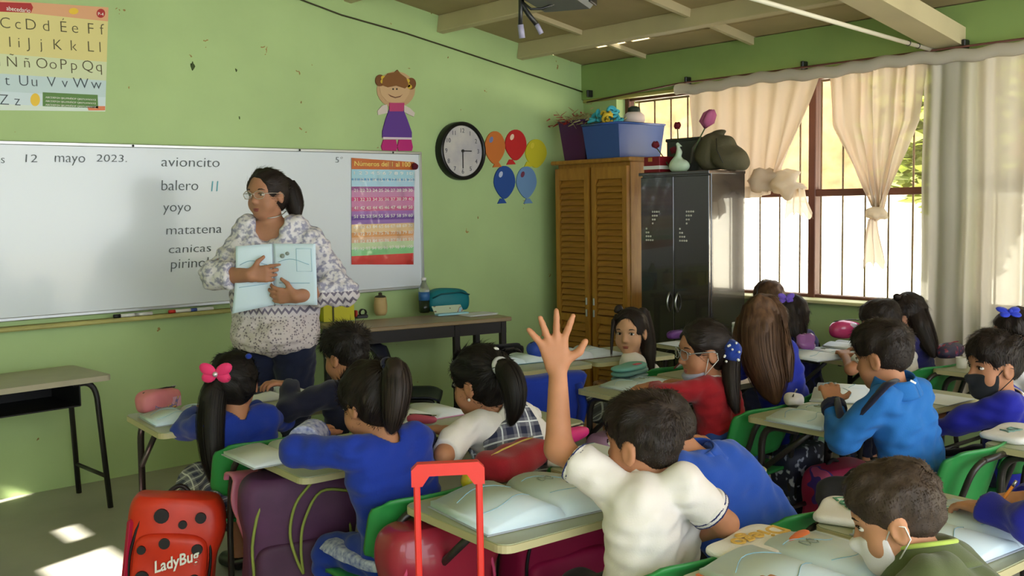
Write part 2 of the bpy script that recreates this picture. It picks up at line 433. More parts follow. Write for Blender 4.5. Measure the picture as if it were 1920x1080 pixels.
def blob(c, r, seed, n=18, rough=.25):
    rnd = random.Random(seed); a = [(Vector((rnd.gauss(0, 1), rnd.gauss(0, 1), rnd.gauss(0, 1))).normalized()*rnd.uniform(3, 8), rnd.random()*6) for _ in range(9)]
    mb = MB().ell((0, 0, 0), (1, 1, 1), n)
    out = []
    for p in mb.v:
        q = Vector(p); s = 1+rough*sum(math.sin(k.dot(q)+f) for k, f in a)/3
        out.append((c[0]+r[0]*q.x*s, c[1]+r[1]*q.y*s, c[2]+r[2]*q.z*s))
    mb.v = out; return mb
M_knot = cloth_mat('curtain_knot_cloth', (240, 226, 206), .48)
blob((-.03, yof(1440), zof(1440, 338)), (.06, .11, .075), 1, 22).build('knot', M_knot, t)
blob((-.04, yof(1480), zof(1480, 345)), (.06, .11, .075), 2, 22).build('knot', M_knot, t)
def tailf(y0, z0, w0, w1, zl, pl, seed):
    def fn(u, v):
        hf = w0+(w1-w0)*v
        return (-.03+.02*math.sin(u*pl+v*2), y0+hf*(1-2*u)+.02*v*math.sin(v*3+seed), z0+(zl-z0)*v+.02*math.sin(u*pl*1.3+seed)*v)
    return fn
MB().grid(tailf(yof(1500), zof(1500, 345), .04, .11, zof(1500, 405), 22, 1), 40, 14).build('tail', M_knot, t, fix=False)
MB().grid(tailf(yof(1385), zof(1385, 350), .10, .13, zof(1385, 366), 14, 3), 40, 8).build('tail', M_knot, t, fix=False)
# middle curtain gathered to a knot
curtain('gathered_curtain', 'cream sheer curtain gathered to a knot with a hanging tail over the middle window', None,
        [(0, yof(1640), (yof(1548)-yof(1732))/2, ZT), (.3, yof(1640), .27, 1.83), (.72, yof(1645), .085, 1.46), (1.0, yof(1648), .03, zof(1648, 392))], 8, 90, 46, M_cur, amp=.035)
t = bpy.data.objects['gathered_curtain']
blob((-.01, yof(1646), zof(1646, 402)), (.05, .062, .036), 4, 22).build('knot', M_knot, t)
MB().grid(tailf(yof(1642), zof(1642, 410), .025, .085, zof(1642, 498), 16, 2), 40, 24).build('tail', M_cur, t, fix=False)
# long curtains on the right
yR = yof(1728)
curtain('long_curtain', 'long greyish white sheer curtains hanging straight at the right beside the column', None,
        [(0, (yR+.2)/2, (yR-.2)/2, ZT), (1.0, (yR+.2)/2, (yR-.2)/2, .22)], 27, 330, 30, M_cur2, amp=.042)
# sagging pelmet strip of cloth along the rod
t = thing('curtain_heading', 'rolled cream heading of the curtains along the rod', 'curtain heading', (XC, 0, 0))
def head(u, v):
    y = 4.41+(0.2-4.41)*u; z = ZT+.02-.008*math.sin(u*30)
    th = v*2*math.pi
    return (-.015+.022*math.cos(th), y, z-.03+.035*math.sin(th)+.006*math.sin(u*130))
MB().grid(head, 160, 10).build('heading', M_cur2, t, fix=False)
rod = thing('curtain_rod', 'thin dark curtain rod with wall hooks below the green beam', 'curtain rod', (XC, 0, 0))
MB().tube([(0, 5.25, ZT-.02), (0, 4.4, ZT+.03), (0, .2, ZT+.03)], .006, 6).build('rod', M_frame, rod)
for px in (1100, 1283, 1500, 1800):
    MB().box((.06, yof(px), ZT+.045), (.10, .02, .05), bev=.004).build('hook', M_black, rod)
# wire along the board wall
w = thing('wall_cable', 'thin dark cable pinned along the green wall up towards the ceiling', 'cable', (0, YW-.012, 0))
pts = []
for px, py in ((540, -10), (640, 28), (760, 62), (870, 98), (960, 128), (1092, 172)):
    q = at_y(px, py, YW-.012); pts.append((q[0], 0, q[2]))
MB().tube(pts, .005, 6).build('cable', mat('dark_cable', (62, 58, 34), rough=.6), w)
# ================================================================== implicit surfaces (smooth unions -> one continuous mesh)
A3 = lambda p: np.array(p, dtype=np.float64)
def unit(v): v = A3(v); n = np.linalg.norm(v); return v/n if n > 1e-9 else v
class SDF:
    def __init__(s, lo, hi, h):
        s.lo = A3(lo)-2*h; s.h = h; s.n = np.maximum(4, np.ceil((A3(hi)+2*h-s.lo)/h).astype(int)+1)
        s.F = np.full(tuple(s.n), 0.5, np.float32)
    def _loc(s, lo, hi, pad):
        i0 = np.maximum(0, np.floor((A3(lo)-pad-s.lo)/s.h).astype(int)); i1 = np.minimum(s.n, np.ceil((A3(hi)+pad-s.lo)/s.h).astype(int)+1)
        if np.any(i1 <= i0): return None
        sl = tuple(slice(a, b) for a, b in zip(i0, i1))
        ax = [(s.lo[k]+s.h*np.arange(i0[k], i1[k])).astype(np.float32) for k in range(3)]
        return sl, (ax[0][:, None, None], ax[1][None, :, None], ax[2][None, None, :])
    def op(s, d, sl, k, sub=False):
        a = s.F[sl]
        if sub:
            d = -d
            if k > 0:
                t = np.maximum(k-np.abs(a-d), 0)/k; s.F[sl] = np.maximum(a, d)+t*t*k*.25
            else: s.F[sl] = np.maximum(a, d)
        else:
            if k > 0:
                t = np.maximum(k-np.abs(a-d), 0)/k; s.F[sl] = np.minimum(a, d)-t*t*k*.25
            else: s.F[sl] = np.minimum(a, d)
    def cone(s, a, b, ra, rb, k=.02, sub=False, cuts=(), flat=None):
        a = A3(a); b = A3(b); R = max(ra, rb)*1.05; L = s._loc(np.minimum(a, b)-R, np.maximum(a, b)+R, k+2*s.h)
        if L is None: return s
        sl, (X, Y, Z) = L; ab = b-a; q = float(ab@ab)+1e-12
        px, py, pz = X-a[0], Y-a[1], Z-a[2]
        t = np.clip((px*ab[0]+py*ab[1]+pz*ab[2])/q, 0, 1)
        dx, dy, dz = px-t*ab[0], py-t*ab[1], pz-t*ab[2]
        if flat is not None:  # (axis, factor): squash along axis
            ax, fa = unit(flat[0]), flat[1]; w = dx*ax[0]+dy*ax[1]+dz*ax[2]; g = (1/fa-1)*w
            dx, dy, dz = dx+g*ax[0], dy+g*ax[1], dz+g*ax[2]
        d = np.sqrt(dx*dx+dy*dy+dz*dz)-(ra+(rb-ra)*t)
        for p, n in cuts: n = unit(n); d = np.maximum(d, (X-p[0])*n[0]+(Y-p[1])*n[1]+(Z-p[2])*n[2])
        s.op(d, sl, k, sub); return s
    def ell(s, c, r, R=None, k=.02, sub=False, cuts=(), power=2):
        c = A3(c); r = A3(r); M = np.eye(3) if R is None else np.array(R); ext = np.abs(M)@r
        L = s._loc(c-ext, c+ext, k+2*s.h)
        if L is None: return s
        sl, (X, Y, Z) = L; px, py, pz = X-c[0], Y-c[1], Z-c[2]
        u = px*M[0, 0]+py*M[1, 0]+pz*M[2, 0]; v = px*M[0, 1]+py*M[1, 1]+pz*M[2, 1]; w = px*M[0, 2]+py*M[1, 2]+pz*M[2, 2]
        if power == 2:
            k0 = np.sqrt((u/r[0])**2+(v/r[1])**2+(w/r[2])**2); k1 = np.sqrt((u/r[0]**2)**2+(v/r[1]**2)**2+(w/r[2]**2)**2)+1e-6; d = k0*(k0-1)/k1
        else:
            k0 = (np.abs(u/r[0])**power+np.abs(v/r[1])**power+np.abs(w/r[2])**power)**(1/power); d = (k0-1)*float(min(r))
        for p, n in cuts: n = unit(n); d = np.maximum(d, (X-p[0])*n[0]+(Y-p[1])*n[1]+(Z-p[2])*n[2])
        s.op(d, sl, k, sub); return s
    def cut(s, p, n, lo=None, hi=None, k=0.0):
        n = unit(n); X, Y, Z = [(s.lo[i]+s.h*np.arange(s.n[i])).astype(np.float32) for i in range(3)]
        d = (X[:, None, None]-p[0])*n[0]+(Y[None, :, None]-p[1])*n[1]+(Z[None, None, :]-p[2])*n[2]
        if k > 0:
            t = np.maximum(k-np.abs(s.F-d), 0)/k; s.F = np.maximum(s.F, d)+t*t*k*.25
        else: s.F = np.maximum(s.F, d)
        return s
    def polys(s):
        F = s.F; n = s.n; S = F < 0
        c = np.zeros(tuple(n-1), np.uint8)
        for i in (0, 1):
            for j in (0, 1):
                for k in (0, 1): c += S[i:n[0]-1+i, j:n[1]-1+j, k:n[2]-1+k]
        act = np.argwhere((c > 0) & (c < 8))
        if len(act) == 0: return np.zeros((0, 3)), np.zeros((0, 4), int)
        corner = np.array([(i, j, k) for i in (0, 1) for j in (0, 1) for k in (0, 1)])
        val = np.stack([F[act[:, 0]+o[0], act[:, 1]+o[1], act[:, 2]+o[2]] for o in corner], 1).astype(np.float64)
        acc = np.zeros((len(act), 3)); cnt = np.zeros(len(act))
        for a in range(8):
            for b in range(a+1, 8):
                if np.abs(corner[a]-corner[b]).sum() != 1: continue
                va, vb = val[:, a], val[:, b]; m = (va < 0) != (vb < 0)
                t = np.where(m, va/np.where(m, va-vb, 1), 0)
                acc += np.where(m[:, None], corner[a]+t[:, None]*(corner[b]-corner[a]), 0); cnt += m
        V = s.lo+(act+acc/cnt[:, None])*s.h
        idx = np.full(tuple(n-1), -1, np.int32); idx[act[:, 0], act[:, 1], act[:, 2]] = np.arange(len(act))
        Q = []
        for ax in range(3):
            a1, a2 = (ax+1) % 3, (ax+2) % 3
            sl0 = [slice(None)]*3; sl1 = [slice(None)]*3; sl0[ax] = slice(0, -1); sl1[ax] = slice(1, None)
            s0 = S[tuple(sl0)]; s1 = S[tuple(sl1)]; e = np.argwhere(s0 != s1)
            ok = (e[:, a1] > 0) & (e[:, a2] > 0) & (e[:, a1] < n[a1]-1) & (e[:, a2] < n[a2]-1); e = e[ok]
            def cell(o1, o2): q = e.copy(); q[:, a1] -= o1; q[:, a2] -= o2; return idx[q[:, 0], q[:, 1], q[:, 2]]
            q = np.stack([cell(1, 1), cell(0, 1), cell(0, 0), cell(1, 0)], 1)
            flip = ~s0[e[:, 0], e[:, 1], e[:, 2]]; q[flip] = q[flip][:, ::-1]; Q.append(q)
        Q = np.concatenate(Q); Q = Q[(Q >= 0).all(1)]
        return V, Q
def vnormals(V, Q):
    n = np.cross(V[Q[:, 2]]-V[Q[:, 0]], V[Q[:, 3]]-V[Q[:, 1]]); N = np.zeros_like(V)
    for k in range(4): np.add.at(N, Q[:, k], n)
    return N/(np.linalg.norm(N, axis=1, keepdims=True)+1e-12)
def relax(V, Q, it=1):
    for _ in range(it):
        acc = np.zeros_like(V); c = np.zeros(len(V))
        for k in range(4):
            a, b = Q[:, k], Q[:, (k+1) % 4]; np.add.at(acc, a, V[b]); np.add.at(acc, b, V[a]); np.add.at(c, a, 1); np.add.at(c, b, 1)
        V = .5*V+.5*acc/c[:, None]
    return V
class Noise:
    def __init__(s, seed, f, n=14, stretch=(1, 1, 1)):
        r = np.random.RandomState(seed); d = r.normal(size=(n, 3)); d /= np.linalg.norm(d, axis=1)[:, None]; s.K = d*f*r.uniform(.5, 1.5, n)[:, None]*A3(stretch); s.p = r.uniform(0, 6.28, n); s.a = math.sqrt(2/n)
    def __call__(s, V): return np.sin(V@s.K.T+s.p).sum(1)*s.a
def raw_mesh(name, V, Q, smooth=True):
    Q = np.asarray(Q); me = bpy.data.meshes.new(name); k = Q.shape[1]
    me.vertices.add(len(V)); me.vertices.foreach_set('co', np.asarray(V, np.float32).ravel())
    me.loops.add(Q.size); me.loops.foreach_set('vertex_index', Q.astype(np.int32).ravel())
    me.polygons.add(len(Q)); me.polygons.foreach_set('loop_start', np.arange(0, Q.size, k, dtype=np.int32)); me.polygons.foreach_set('loop_total', np.full(len(Q), k, np.int32))
    me.polygons.foreach_set('use_smooth', np.full(len(Q), smooth)); me.update(calc_edges=True); me.validate()
    return me
def sdf_obj(name, S, m, parent=None, loc=None, rotz=0.0, wr=None, seed=1, rel=1):
    V, Q = S.polys(); V = relax(V, Q, rel)
    if wr:
        Nn = vnormals(V, Q)
        for amp, fr, st in wr: V = V+Nn*(amp*Noise(seed, fr, stretch=st)(V))[:, None]; seed += 1
    return link(name, raw_mesh(name, V, Q), m, parent, loc, rotz)
def pillow(name, w, d, h, m, parent, loc=(0, 0, 0), rotz=0.0, power=3.2, seed=1, res=.006, wr=.003):
    S = SDF((-w/2, -d/2, 0), (w/2, d/2, h), res); S.ell((0, 0, h/2), (w/2, d/2, h/2), power=power, k=0)
    return sdf_obj(name, S, m, parent, loc, rotz, [(wr, 40, (1, 1, 1))], seed)
# ================================================================== front wall: whiteboard and posters
M_ink = mat('grey_marker_ink', (96, 104, 108), rough=.6)
M_cyan = mat('cyan_marker_ink', (110, 190, 210), rough=.6)
M_alu = mat('aluminium', (196, 200, 200), rough=.35, metal=.8)
BY = YW-.035
board = thing('whiteboard', 'long white dry-erase board with a handwritten word list on the green wall', 'whiteboard', (0, BY, 0))
bx0, bx1, bz0, bz1 = .75, 3.868, .886, 1.742
MB().box(((bx0+bx1)/2, .016, (bz0+bz1)/2), (bx1-bx0, .03, bz1-bz0)).build('panel', mat('whiteboard_enamel', (220, 227, 232), rough=.22, spec=.5, coat=.2), board)
for z in (bz0, bz1): MB().box(((bx0+bx1)/2, .008, z), (bx1-bx0+.02, .036, .018), bev=.003).build('frame_rail', M_alu, board)
for x in (bx0, bx1): MB().box((x, .008, (bz0+bz1)/2), (.018, .036, bz1-bz0), bev=.003).build('frame_stile', M_alu, board)
for px in (248, 560, 735): q = at_y(px, 272+.025*px-5, BY); MB().ell((q[0], -.014, bz1), (.006, .006, .006), 8).build('screw', M_black, board)
MB().box(((bx0+2.55)/2, -.02, bz0-.045), (2.55-bx0, .075, .022), bev=.006).build('marker_ledge', mat('wooden_ledge', (176, 170, 104), rough=.6, var=.2, vscale=5), board)
def wtext(body, px0, px1, py, hpx, m, yy=BY-.0025, parent=board, thin=-.012, shear=.08, fit=True, name='handwriting'):
    a = at_y(px0, py, yy); b = at_y(px1, py, yy); t = at_y(px0, py-hpx, yy)
    o = text(name, body, (t[2]-a[2])*1.43, m, parent, (a[0], yy-BY if parent is board else yy, a[2]), width=(b[0]-a[0]) if fit else None, thin=thin, shear=shear)
    return o
for body, a, b, y, h in (('avioncito', 303, 412, 312, 19), ('balero', 303, 372, 357, 20), ('yoyo', 306, 358, 397, 19), ('matatena', 312, 416, 440, 18), ('canicas', 317, 396, 475, 16), ('pirinola', 320, 404, 504, 19), ('12', 48, 70, 304, 15), ('mayo', 103, 160, 304, 19), ('2023.', 181, 238, 303, 14), ('Viernes', -62, 9, 305, 16), ('5°', 629, 643, 305, 11)):
    wtext(body, a, b, y, h, M_ink)
wtext('||', 396, 410, 354, 15, M_cyan)
# ---- markers on the ledge
for i, (px, cap, body, nm) in enumerate(((236, (30, 30, 32), (226, 226, 224), 'black-capped'), (262, (225, 225, 225), (214, 214, 212), 'white-capped'), (338, (200, 50, 40), (226, 222, 216), 'red-capped'), (378, (60, 80, 150), (222, 224, 226), 'blue-capped'))):
    q = at_y(px, 578-.055*(px-236), BY-.03); t = thing('board_marker', '%s marker lying on the ledge under the whiteboard' % nm, 'marker', (q[0], BY-.03, bz0-.034+.0095), group='markers on the board ledge')
    MB().tube([(-.03, 0, 0), (.065, 0, 0)], .009).build('barrel', mat('marker_barrel_%d' % i, body, rough=.4), t)
    MB().tube([(-.065, 0, 0), (-.03, 0, 0)], .0095).build('cap', mat('marker_cap_%d' % i, cap, rough=.4), t)
# ---- flat cut-outs: polygons given in the photograph's frame, put on the wall plane
def wall_poly(pts, y): return [(lambda q: (q[0], q[2]))(at_y(px, py, y)) for px, py in pts]
def oval(cx, cy, rx, ry, n=22, rot=0.0, drop=0.0):
    out = []
    for i in range(n):
        t = 2*math.pi*i/n; x = rx*math.cos(t); y = ry*math.sin(t); 
        if y > 0: x *= 1-drop*(y/ry)**1.5
        out.append((cx+x*math.cos(rot)-y*math.sin(rot), cy+x*math.sin(rot)+y*math.cos(rot)))
    return out
def plate(name, pts, y, th, m, parent): return MB().prism(wall_poly(pts, y), y-th-YW, y-YW).build(name, m, parent)
# alphabet poster
def ramp_print(name, bands, z0, z1, rough=.5, noise=.0):
    m = bpy.data.materials.new(name); m.use_nodes = True; N, L = nodes_of(m); b = N['Principled BSDF']; b.inputs['Roughness'].default_value = rough
    tc = N.new('ShaderNodeTexCoord'); sp = N.new('ShaderNodeSeparateXYZ'); L.new(tc.outputs['Object'], sp.inputs[0])
    mr = N.new('ShaderNodeMapRange'); mr.inputs['From Min'].default_value = z1; mr.inputs['From Max'].default_value = z0; L.new(sp.outputs['Z'], mr.inputs['Value'])
    r = N.new('ShaderNodeValToRGB'); r.color_ramp.interpolation = 'CONSTANT'
    while len(r.color_ramp.elements) < len(bands): r.color_ramp.elements.new(.99)
    for e, (p, c) in zip(r.color_ramp.elements, bands): e.position = p; e.color = srgb(c)
    L.new(mr.outputs[0], r.inputs[0]); L.new(r.outputs[0], b.inputs['Base Color']); return m
PY = YW-.004
po = thing('alphabet_poster', 'alphabet wall chart in yellow and blue bands above the whiteboard', 'poster', (0, YW, 0))
pa = [(-160, -10), (203, 14), (197, 209), (-160, 205)]
zt, zb = at_y(200, 14, PY)[2], at_y(197, 209, PY)[2]
M_al = ramp_print('alphabet_print', [(0, (222, 164, 120)), (.13, (220, 208, 136)), (.52, (208, 216, 172)), (.70, (192, 212, 214)), (.86, (206, 222, 228)), (.975, (216, 228, 216))], zb, zt)
plate('sheet', pa, PY, .003, M_al, po)
M_let = mat('olive_print', (88, 82, 52), rough=.6); M_let2 = mat('slate_print', (66, 78, 84), rough=.6); M_redp = mat('red_print', (176, 46, 44), rough=.5); M_wtxt = mat('white_print', (238, 236, 226), rough=.5)
M_grp = mat('green_print', (92, 132, 66), rough=.5); M_yelp = mat('yellow_print', (236, 196, 60), rough=.5); M_orp = mat('orange_print', (224, 130, 86), rough=.5)
plate('ribbon', [(-160, -2), (58, 6), (62, 14), (58, 24), (-160, 16)], PY-.003, .001, M_redp, po)
plate('badge', oval(189, 25, 8, 8.5), PY-.003, .001, M_redp, po)
plate('chalkboard', [(80, 173), (183, 178), (184, 203), (80, 199)], PY-.003, .001, M_grp, po)
plate('mascot_patch', oval(66, 187, 9, 12), PY-.003, .001, M_yelp, po)
plate('flourish', oval(138, 21, 9, 6), PY-.003, .001, M_yelp, po)
plate('corner_tab', [(163, 199), (197, 199), (197, 207), (166, 207)], PY-.003, .001, M_orp, po)
def letters(rows):
    for s, xs, y0, y1, m, cap in rows:
        for ch, x in zip(s, xs):
            py = y0+(y1-y0)*(x/190); q = at_y(x, py, PY-.004); t = at_y(x, py-cap, PY-.004)
            text('letter', ch, (t[2]-q[2])*1.42, m, po, (q[0], PY-.004-YW, q[2]), thin=-.014, align='CENTER')
letters([('AaBbCcDdÉeFf', (-112, -88, -60, -36, 10, 34, 58, 87, 119, 141, 170, 191), 52, 65, M_let, 21), ('GgHhIiJjKkLl', (-112, -88, -50, -25, 19, 36, 55, 78, 108, 138, 170, 188), 87, 98, M_let, 20),
         ('MmNnÑñOoPpQq', (-112, -82, -45, -5, 23, 51, 79, 100, 119, 139, 165, 186), 124, 134, M_let, 20), ('RrSsTtUuVvWw', (-112, -88, -60, -38, -8, 14, 45, 65, 97, 122, 152, 181), 159, 167, M_let2, 20), ('XxYyZz', (-112, -88, -60, -35, 8, 33), 196, 206, M_let2, 20)])
for i in range(3): q = at_y(85, 180+i*7, PY-.005); w2 = at_y(180, 184+i*7, PY-.005); text('print_line', 'ABCDEFGH IJKLMNÑOP QRSTUVWXYZ', .012, M_wtxt, po, (q[0], PY-.005-YW, q[2]-.01), width=w2[0]-q[0])
q = at_y(12, 16, PY-.005); text('title', 'abecedario', .03, M_wtxt, po, (q[0], PY-.005-YW, q[2]-.008), width=at_y(56, 16, PY)[0]-q[0])
q = at_y(189, 29, PY-.005); text('badge_text', 'P-4', .022, M_wtxt, po, (q[0], PY-.005-YW, q[2]), align='CENTER')
# numbers poster
np_ = thing('numbers_poster', 'laminated numbers chart with coloured rows hung on the right end of the whiteboard', 'poster', (0, YW, 0))
NY = BY-.004
zt, zb = at_y(660, 297, NY)[2], at_y(660, 495, NY)[2]
M_np = ramp_print('numbers_print', [(0, (188, 96, 40)), (.10, (160, 204, 218)), (.185, (92, 150, 190)), (.205, (168, 206, 224)), (.265, (140, 70, 130)), (.30, (196, 130, 170)), (.365, (196, 64, 120)), (.40, (196, 120, 160)), (.46, (190, 86, 130)), (.50, (150, 100, 170)), (.545, (96, 56, 140)), (.585, (140, 100, 170)), (.625, (224, 190, 140)), (.70, (214, 150, 90)), (.75, (220, 176, 140)), (.80, (190, 210, 160)), (.86, (130, 196, 130)), (.925, (204, 48, 44))], zb, zt, rough=.25)
pts = wall_poly([(659, 296), (777, 304), (775, 496), (659, 496)], NY)
MB().prism(pts, NY-.003-YW, NY-YW).build('sheet', M_np, np_)
def poly_lam(u, v):
    a = [Vector((p[0], 0, p[1])) for p in pts]; q = (a[0]*(1-u)+a[1]*u)*(1-v)+(a[3]*(1-u)+a[2]*u)*v
    return (q.x, NY-.010-YW+.004*math.sin(u*9+v*17)+.003*math.sin(u*21-v*13), q.z)
ml = mat('laminate_film', (255, 255, 255), rough=.08, spec=.5, trans=1.0, alpha=.25)
MB().grid(poly_lam, 16, 24).build('plastic_film', ml, np_, fix=False)
def ntext(body, px0, px1, py, sl, hpx, m, name='number_row'):
    a = at_y(px0, py, NY-.0045); b = at_y(px1, py+sl, NY-.0045); t = at_y(px0, py-hpx, NY-.0045)
    o = text(name, body, (t[2]-a[2])*1.45, m, np_, (a[0], NY-.0045-YW, a[2]), width=b[0]-a[0])
M_yt = mat('yellow_title', (240, 220, 120), rough=.5)
ntext('Números del 1 al 100', 665, 770, 311, 5, 9, M_yt, 'title')
for i, y in enumerate((327, 340, 360, 377, 393, 409, 429, 442, 456, 470)):
    ntext(' '.join(str(i*10+k+1) for k in range(10)), 664, 774, y, 3, 6, M_wtxt)
pom = at_y(778, 312, NY-.02); tag(blob((0, 0, 0), (.022, .02, .022), 9, 14, .08).build('pompom', mat('maroon_wool', (92, 20, 40), rough=.9, bump=.6, bscale=200), loc=tuple(pom)), 'dark maroon pompom pinned to the corner of the numbers chart', 'pompom')
# doll cut-out
dl = thing('doll_cutout', 'foam cut-out of a girl doll in a purple dress and pink boots on the wall', 'wall decoration', (0, YW, 0))
mf = lambda n, c: mat('foam_'+n, c, rough=.8)
y = YW-.002
plate('backing', oval(742, 168, 36, 34), y, .003, mf('skin', (196, 160, 118)), dl)
for cx in (712, 770): plate('hair_bun', oval(cx, 151 if cx < 740 else 157, 9, 11), y, .007, mf('brown', (120, 78, 44)), dl)
for cx, cy in ((717, 146), (716, 153), (763, 152), (764, 160), (767, 163)): plate('hair_tie', oval(cx, cy, 4, 4), y, .009, mf('yellow', (214, 180, 60)), dl)
plate('face', [(710, 162), (714, 178), (724, 190), (742, 194), (757, 190), (766, 176), (768, 164), (764, 150), (742, 140), (716, 148)], y, .006, mf('face', (206, 170, 128)), dl)
plate('hair', [(715, 160), (716, 148), (726, 138), (738, 136), (744, 131), (749, 138), (760, 146), (765, 160), (758, 166), (742, 161), (726, 164)], y, .010, mf('brown2', (132, 88, 48)), dl)
for cx in (737, 744): plate('eye', oval(cx, 167, 1.6, 1.8, 10), y-.006, .001, mat('black_ink', (24, 22, 22), rough=.5), dl)
plate('smile', [(727, 176), (732, 181), (741, 184), (750, 182), (755, 177), (750, 180), (741, 182), (733, 179)], y-.006, .001, mf('smile', (110, 70, 50)), dl)
for pts_ in ([(725, 196), (716, 198), (707, 208), (708, 216), (716, 214), (726, 212)], [(757, 197), (768, 203), (777, 212), (775, 219), (766, 215), (757, 210)]):
    plate('arm', pts_, y, .006, mf('sleeve', (214, 200, 190)), dl)
plate('dress', [(729, 205), (755, 205), (763, 225), (771, 248), (771, 259), (716, 258), (716, 246), (722, 224)], y, .008, mf('purple', (98, 62, 142)), dl)
plate('collar', [(729, 193), (757, 193), (755, 209), (729, 209)], y, .009, mf('pink', (190, 70, 116)), dl)
plate('lace_hem', [(717, 257), (771, 258), (770, 262), (717, 261)], y, .009, mf('lace', (220, 200, 210)), dl)
plate('boot', [(718, 262), (741, 262), (744, 275), (742, 283), (716, 282), (714, 274)], y, .008, mf('boot', (184, 44, 116)), dl)
plate('boot', [(747, 262), (770, 262), (773, 276), (771, 283), (746, 283), (744, 275)], y, .008, mf('boot', (184, 44, 116)), dl)
# balloons
for nm, cx, cy, rx, ry, c, hl, tail in (('orange', 927, 277, 19, 31, (204, 116, 50), (120, 130, 170), (931, 313)), ('red', 966, 272, 20, 29, (196, 40, 38), (240, 210, 180), (957, 308)), ('yellow', 1004, 288, 20, 27, (204, 192, 40), (220, 204, 60), (990, 312)), ('dark blue', 945, 342, 20, 31, (42, 78, 146), (190, 200, 220), (940, 381)), ('pale blue', 986, 342, 19, 30, (110, 146, 186), (120, 60, 80), (989, 381))):
    b = thing('balloon_cutout', '%s foam balloon cut-out stuck on the wall beside the clock' % nm, 'wall decoration', (0, YW, 0), group='balloon cut-outs on the wall')
    m = mf('balloon_'+nm, c); plate('balloon', oval(cx, cy, rx, ry, 26, drop=.35), y, .008, m, b)
    plate('knot', [(tail[0]-3, tail[1]-9), (tail[0]+3, tail[1]-9), (tail[0]+9, tail[1]), (tail[0]-8, tail[1]+1)], y, .007, m, b)
    plate('highlight', oval(cx-6, cy-15, 3.5, 6, 10, rot=.3), y-.008, .001, mf('hl_'+nm, hl), b)
# clock
cq = at_y(868, 283, YW-.05); ck = thing('wall_clock', 'round wall clock with black rim on the green wall', 'clock', (cq[0], YW, cq[2])); CR = .192
MB().lathe([(CR, .0), (CR, .055), (CR-.008, .065), (CR-.024, .062), (CR-.026, .045)], n=48, axis='y', cap=False).build('rim', mat('black_rim', (24, 24, 22), rough=.3), ck)
MB().lathe([(CR-.02, .0), (CR-.02, .044)], n=48, axis='y').build('dial', mat('clock_dial', (206, 200, 190), rough=.5, col2=(176, 172, 176), vscale=9), ck)
for k in range(12):
    a = math.pi/2-(k+1)*math.pi/6; r = CR*.70
    text('numeral', str(k+1), .042, mat('numeral_ink', (92, 92, 100), rough=.6), ck, (r*math.cos(a), -.0455, r*math.sin(a)-.014), align='CENTER')
for nm, a, l, w in (('hour_hand', math.radians(0), .075, .007), ('minute_hand', math.radians(-90), .115, .005)):
    MB().box((l/2*math.cos(a), -.049, l/2*math.sin(a)), (l, .003, w), R=RY(-a)).build(nm, M_black, ck)
MB().lathe([(.01, .045), (.01, .054)], n=14, axis='y').build('hub', M_black, ck)
# ================================================================== teacher's table
TZ = .735
tr = at_z(960, 594, TZ); tl = at_z(604, 622, TZ); tdir = (tl-tr)[:2]; tdir = tdir/np.linalg.norm(tdir)
ang = math.atan2(-tdir[1], -tdir[0]); TL = 1.08
tb = thing('teacher_table', 'long brown wooden table with dark frame against the green wall', 'table', (tr[0], tr[1], 0), ang)
TD = .40
M_tw = mat('brown_table_top', (128, 108, 76), rough=.35, col2=(150, 130, 96), vscale=3, stretch=(1, 8, 8), spec=.5); M_td = mat('dark_table_frame', (34, 30, 27), rough=.5)
MB().box((-TL/2, TD/2, TZ-.012), (TL, TD, .024), bev=.004).build('tabletop', M_tw, tb)
MB().box((-TL/2, .03, TZ-.058), (TL-.06, .025, .07)).build('apron', M_td, tb); MB().box((-TL/2, TD-.03, TZ-.058), (TL-.06, .025, .07)).build('apron', M_td, tb)
for x in (-.05, -.36, -TL+.05):
    for yy in (.03, TD-.03):
        if x == -.36 and yy > .1: continue
        MB().box((x, yy, (TZ-.024)/2), (.036, .036, TZ-.024), bev=.004).build('leg', M_td, tb)
def on_table(px, py): q = at_z(px, py, TZ); return q
# yellow box
q = on_table(636, 602); yb_ = thing('yellow_box', 'open yellow cardboard box on the teacher table', 'box', (q[0], q[1], TZ), ang)
M_yb = mat('yellow_card', (196, 190, 40), rough=.6)
for c, d in (((0, .0, .05), (.19, .004, .10)), ((0, .13, .05), (.19, .004, .10)), ((-.093, .065, .05), (.004, .13, .10)), ((.093, .065, .05), (.004, .13, .10)), ((0, .065, .003), (.19, .13, .006))):
    MB().box(c, d).build('side', M_yb, yb_)
MB().box((-.037, -.004, .05), (.01, .006, .1)).build('strap', mat('dark_olive_strap', (70, 70, 20), rough=.6), yb_)
# clear jar with eraser behind the box
jq = Matrix.Rotation(ang, 3, 'Z') @ Vector((.01, .20, 0))
cj = thing('clear_tub', 'clear plastic tub behind the yellow box on the teacher table', 'container', (q[0]+jq.x, q[1]+jq.y, TZ), ang)
MB().box((0, 0, .08), (.12, .09, .16), bev=.008).build('tub', mat('cloudy_plastic', (196, 204, 170), rough=.3, trans=.4), cj)
er = thing('board_eraser', 'black board eraser resting on the clear tub on the teacher table', 'eraser', (q[0]+jq.x, q[1]+jq.y, TZ+.161), ang+.1)
MB().box((0, 0, .02), (.11, .05, .04), bev=.006).build('felt', mat('black_felt', (30, 30, 30), rough=.9), er); MB().box((0, 0, .043), (.11, .05, .006), bev=.002).build('back', M_black, er)
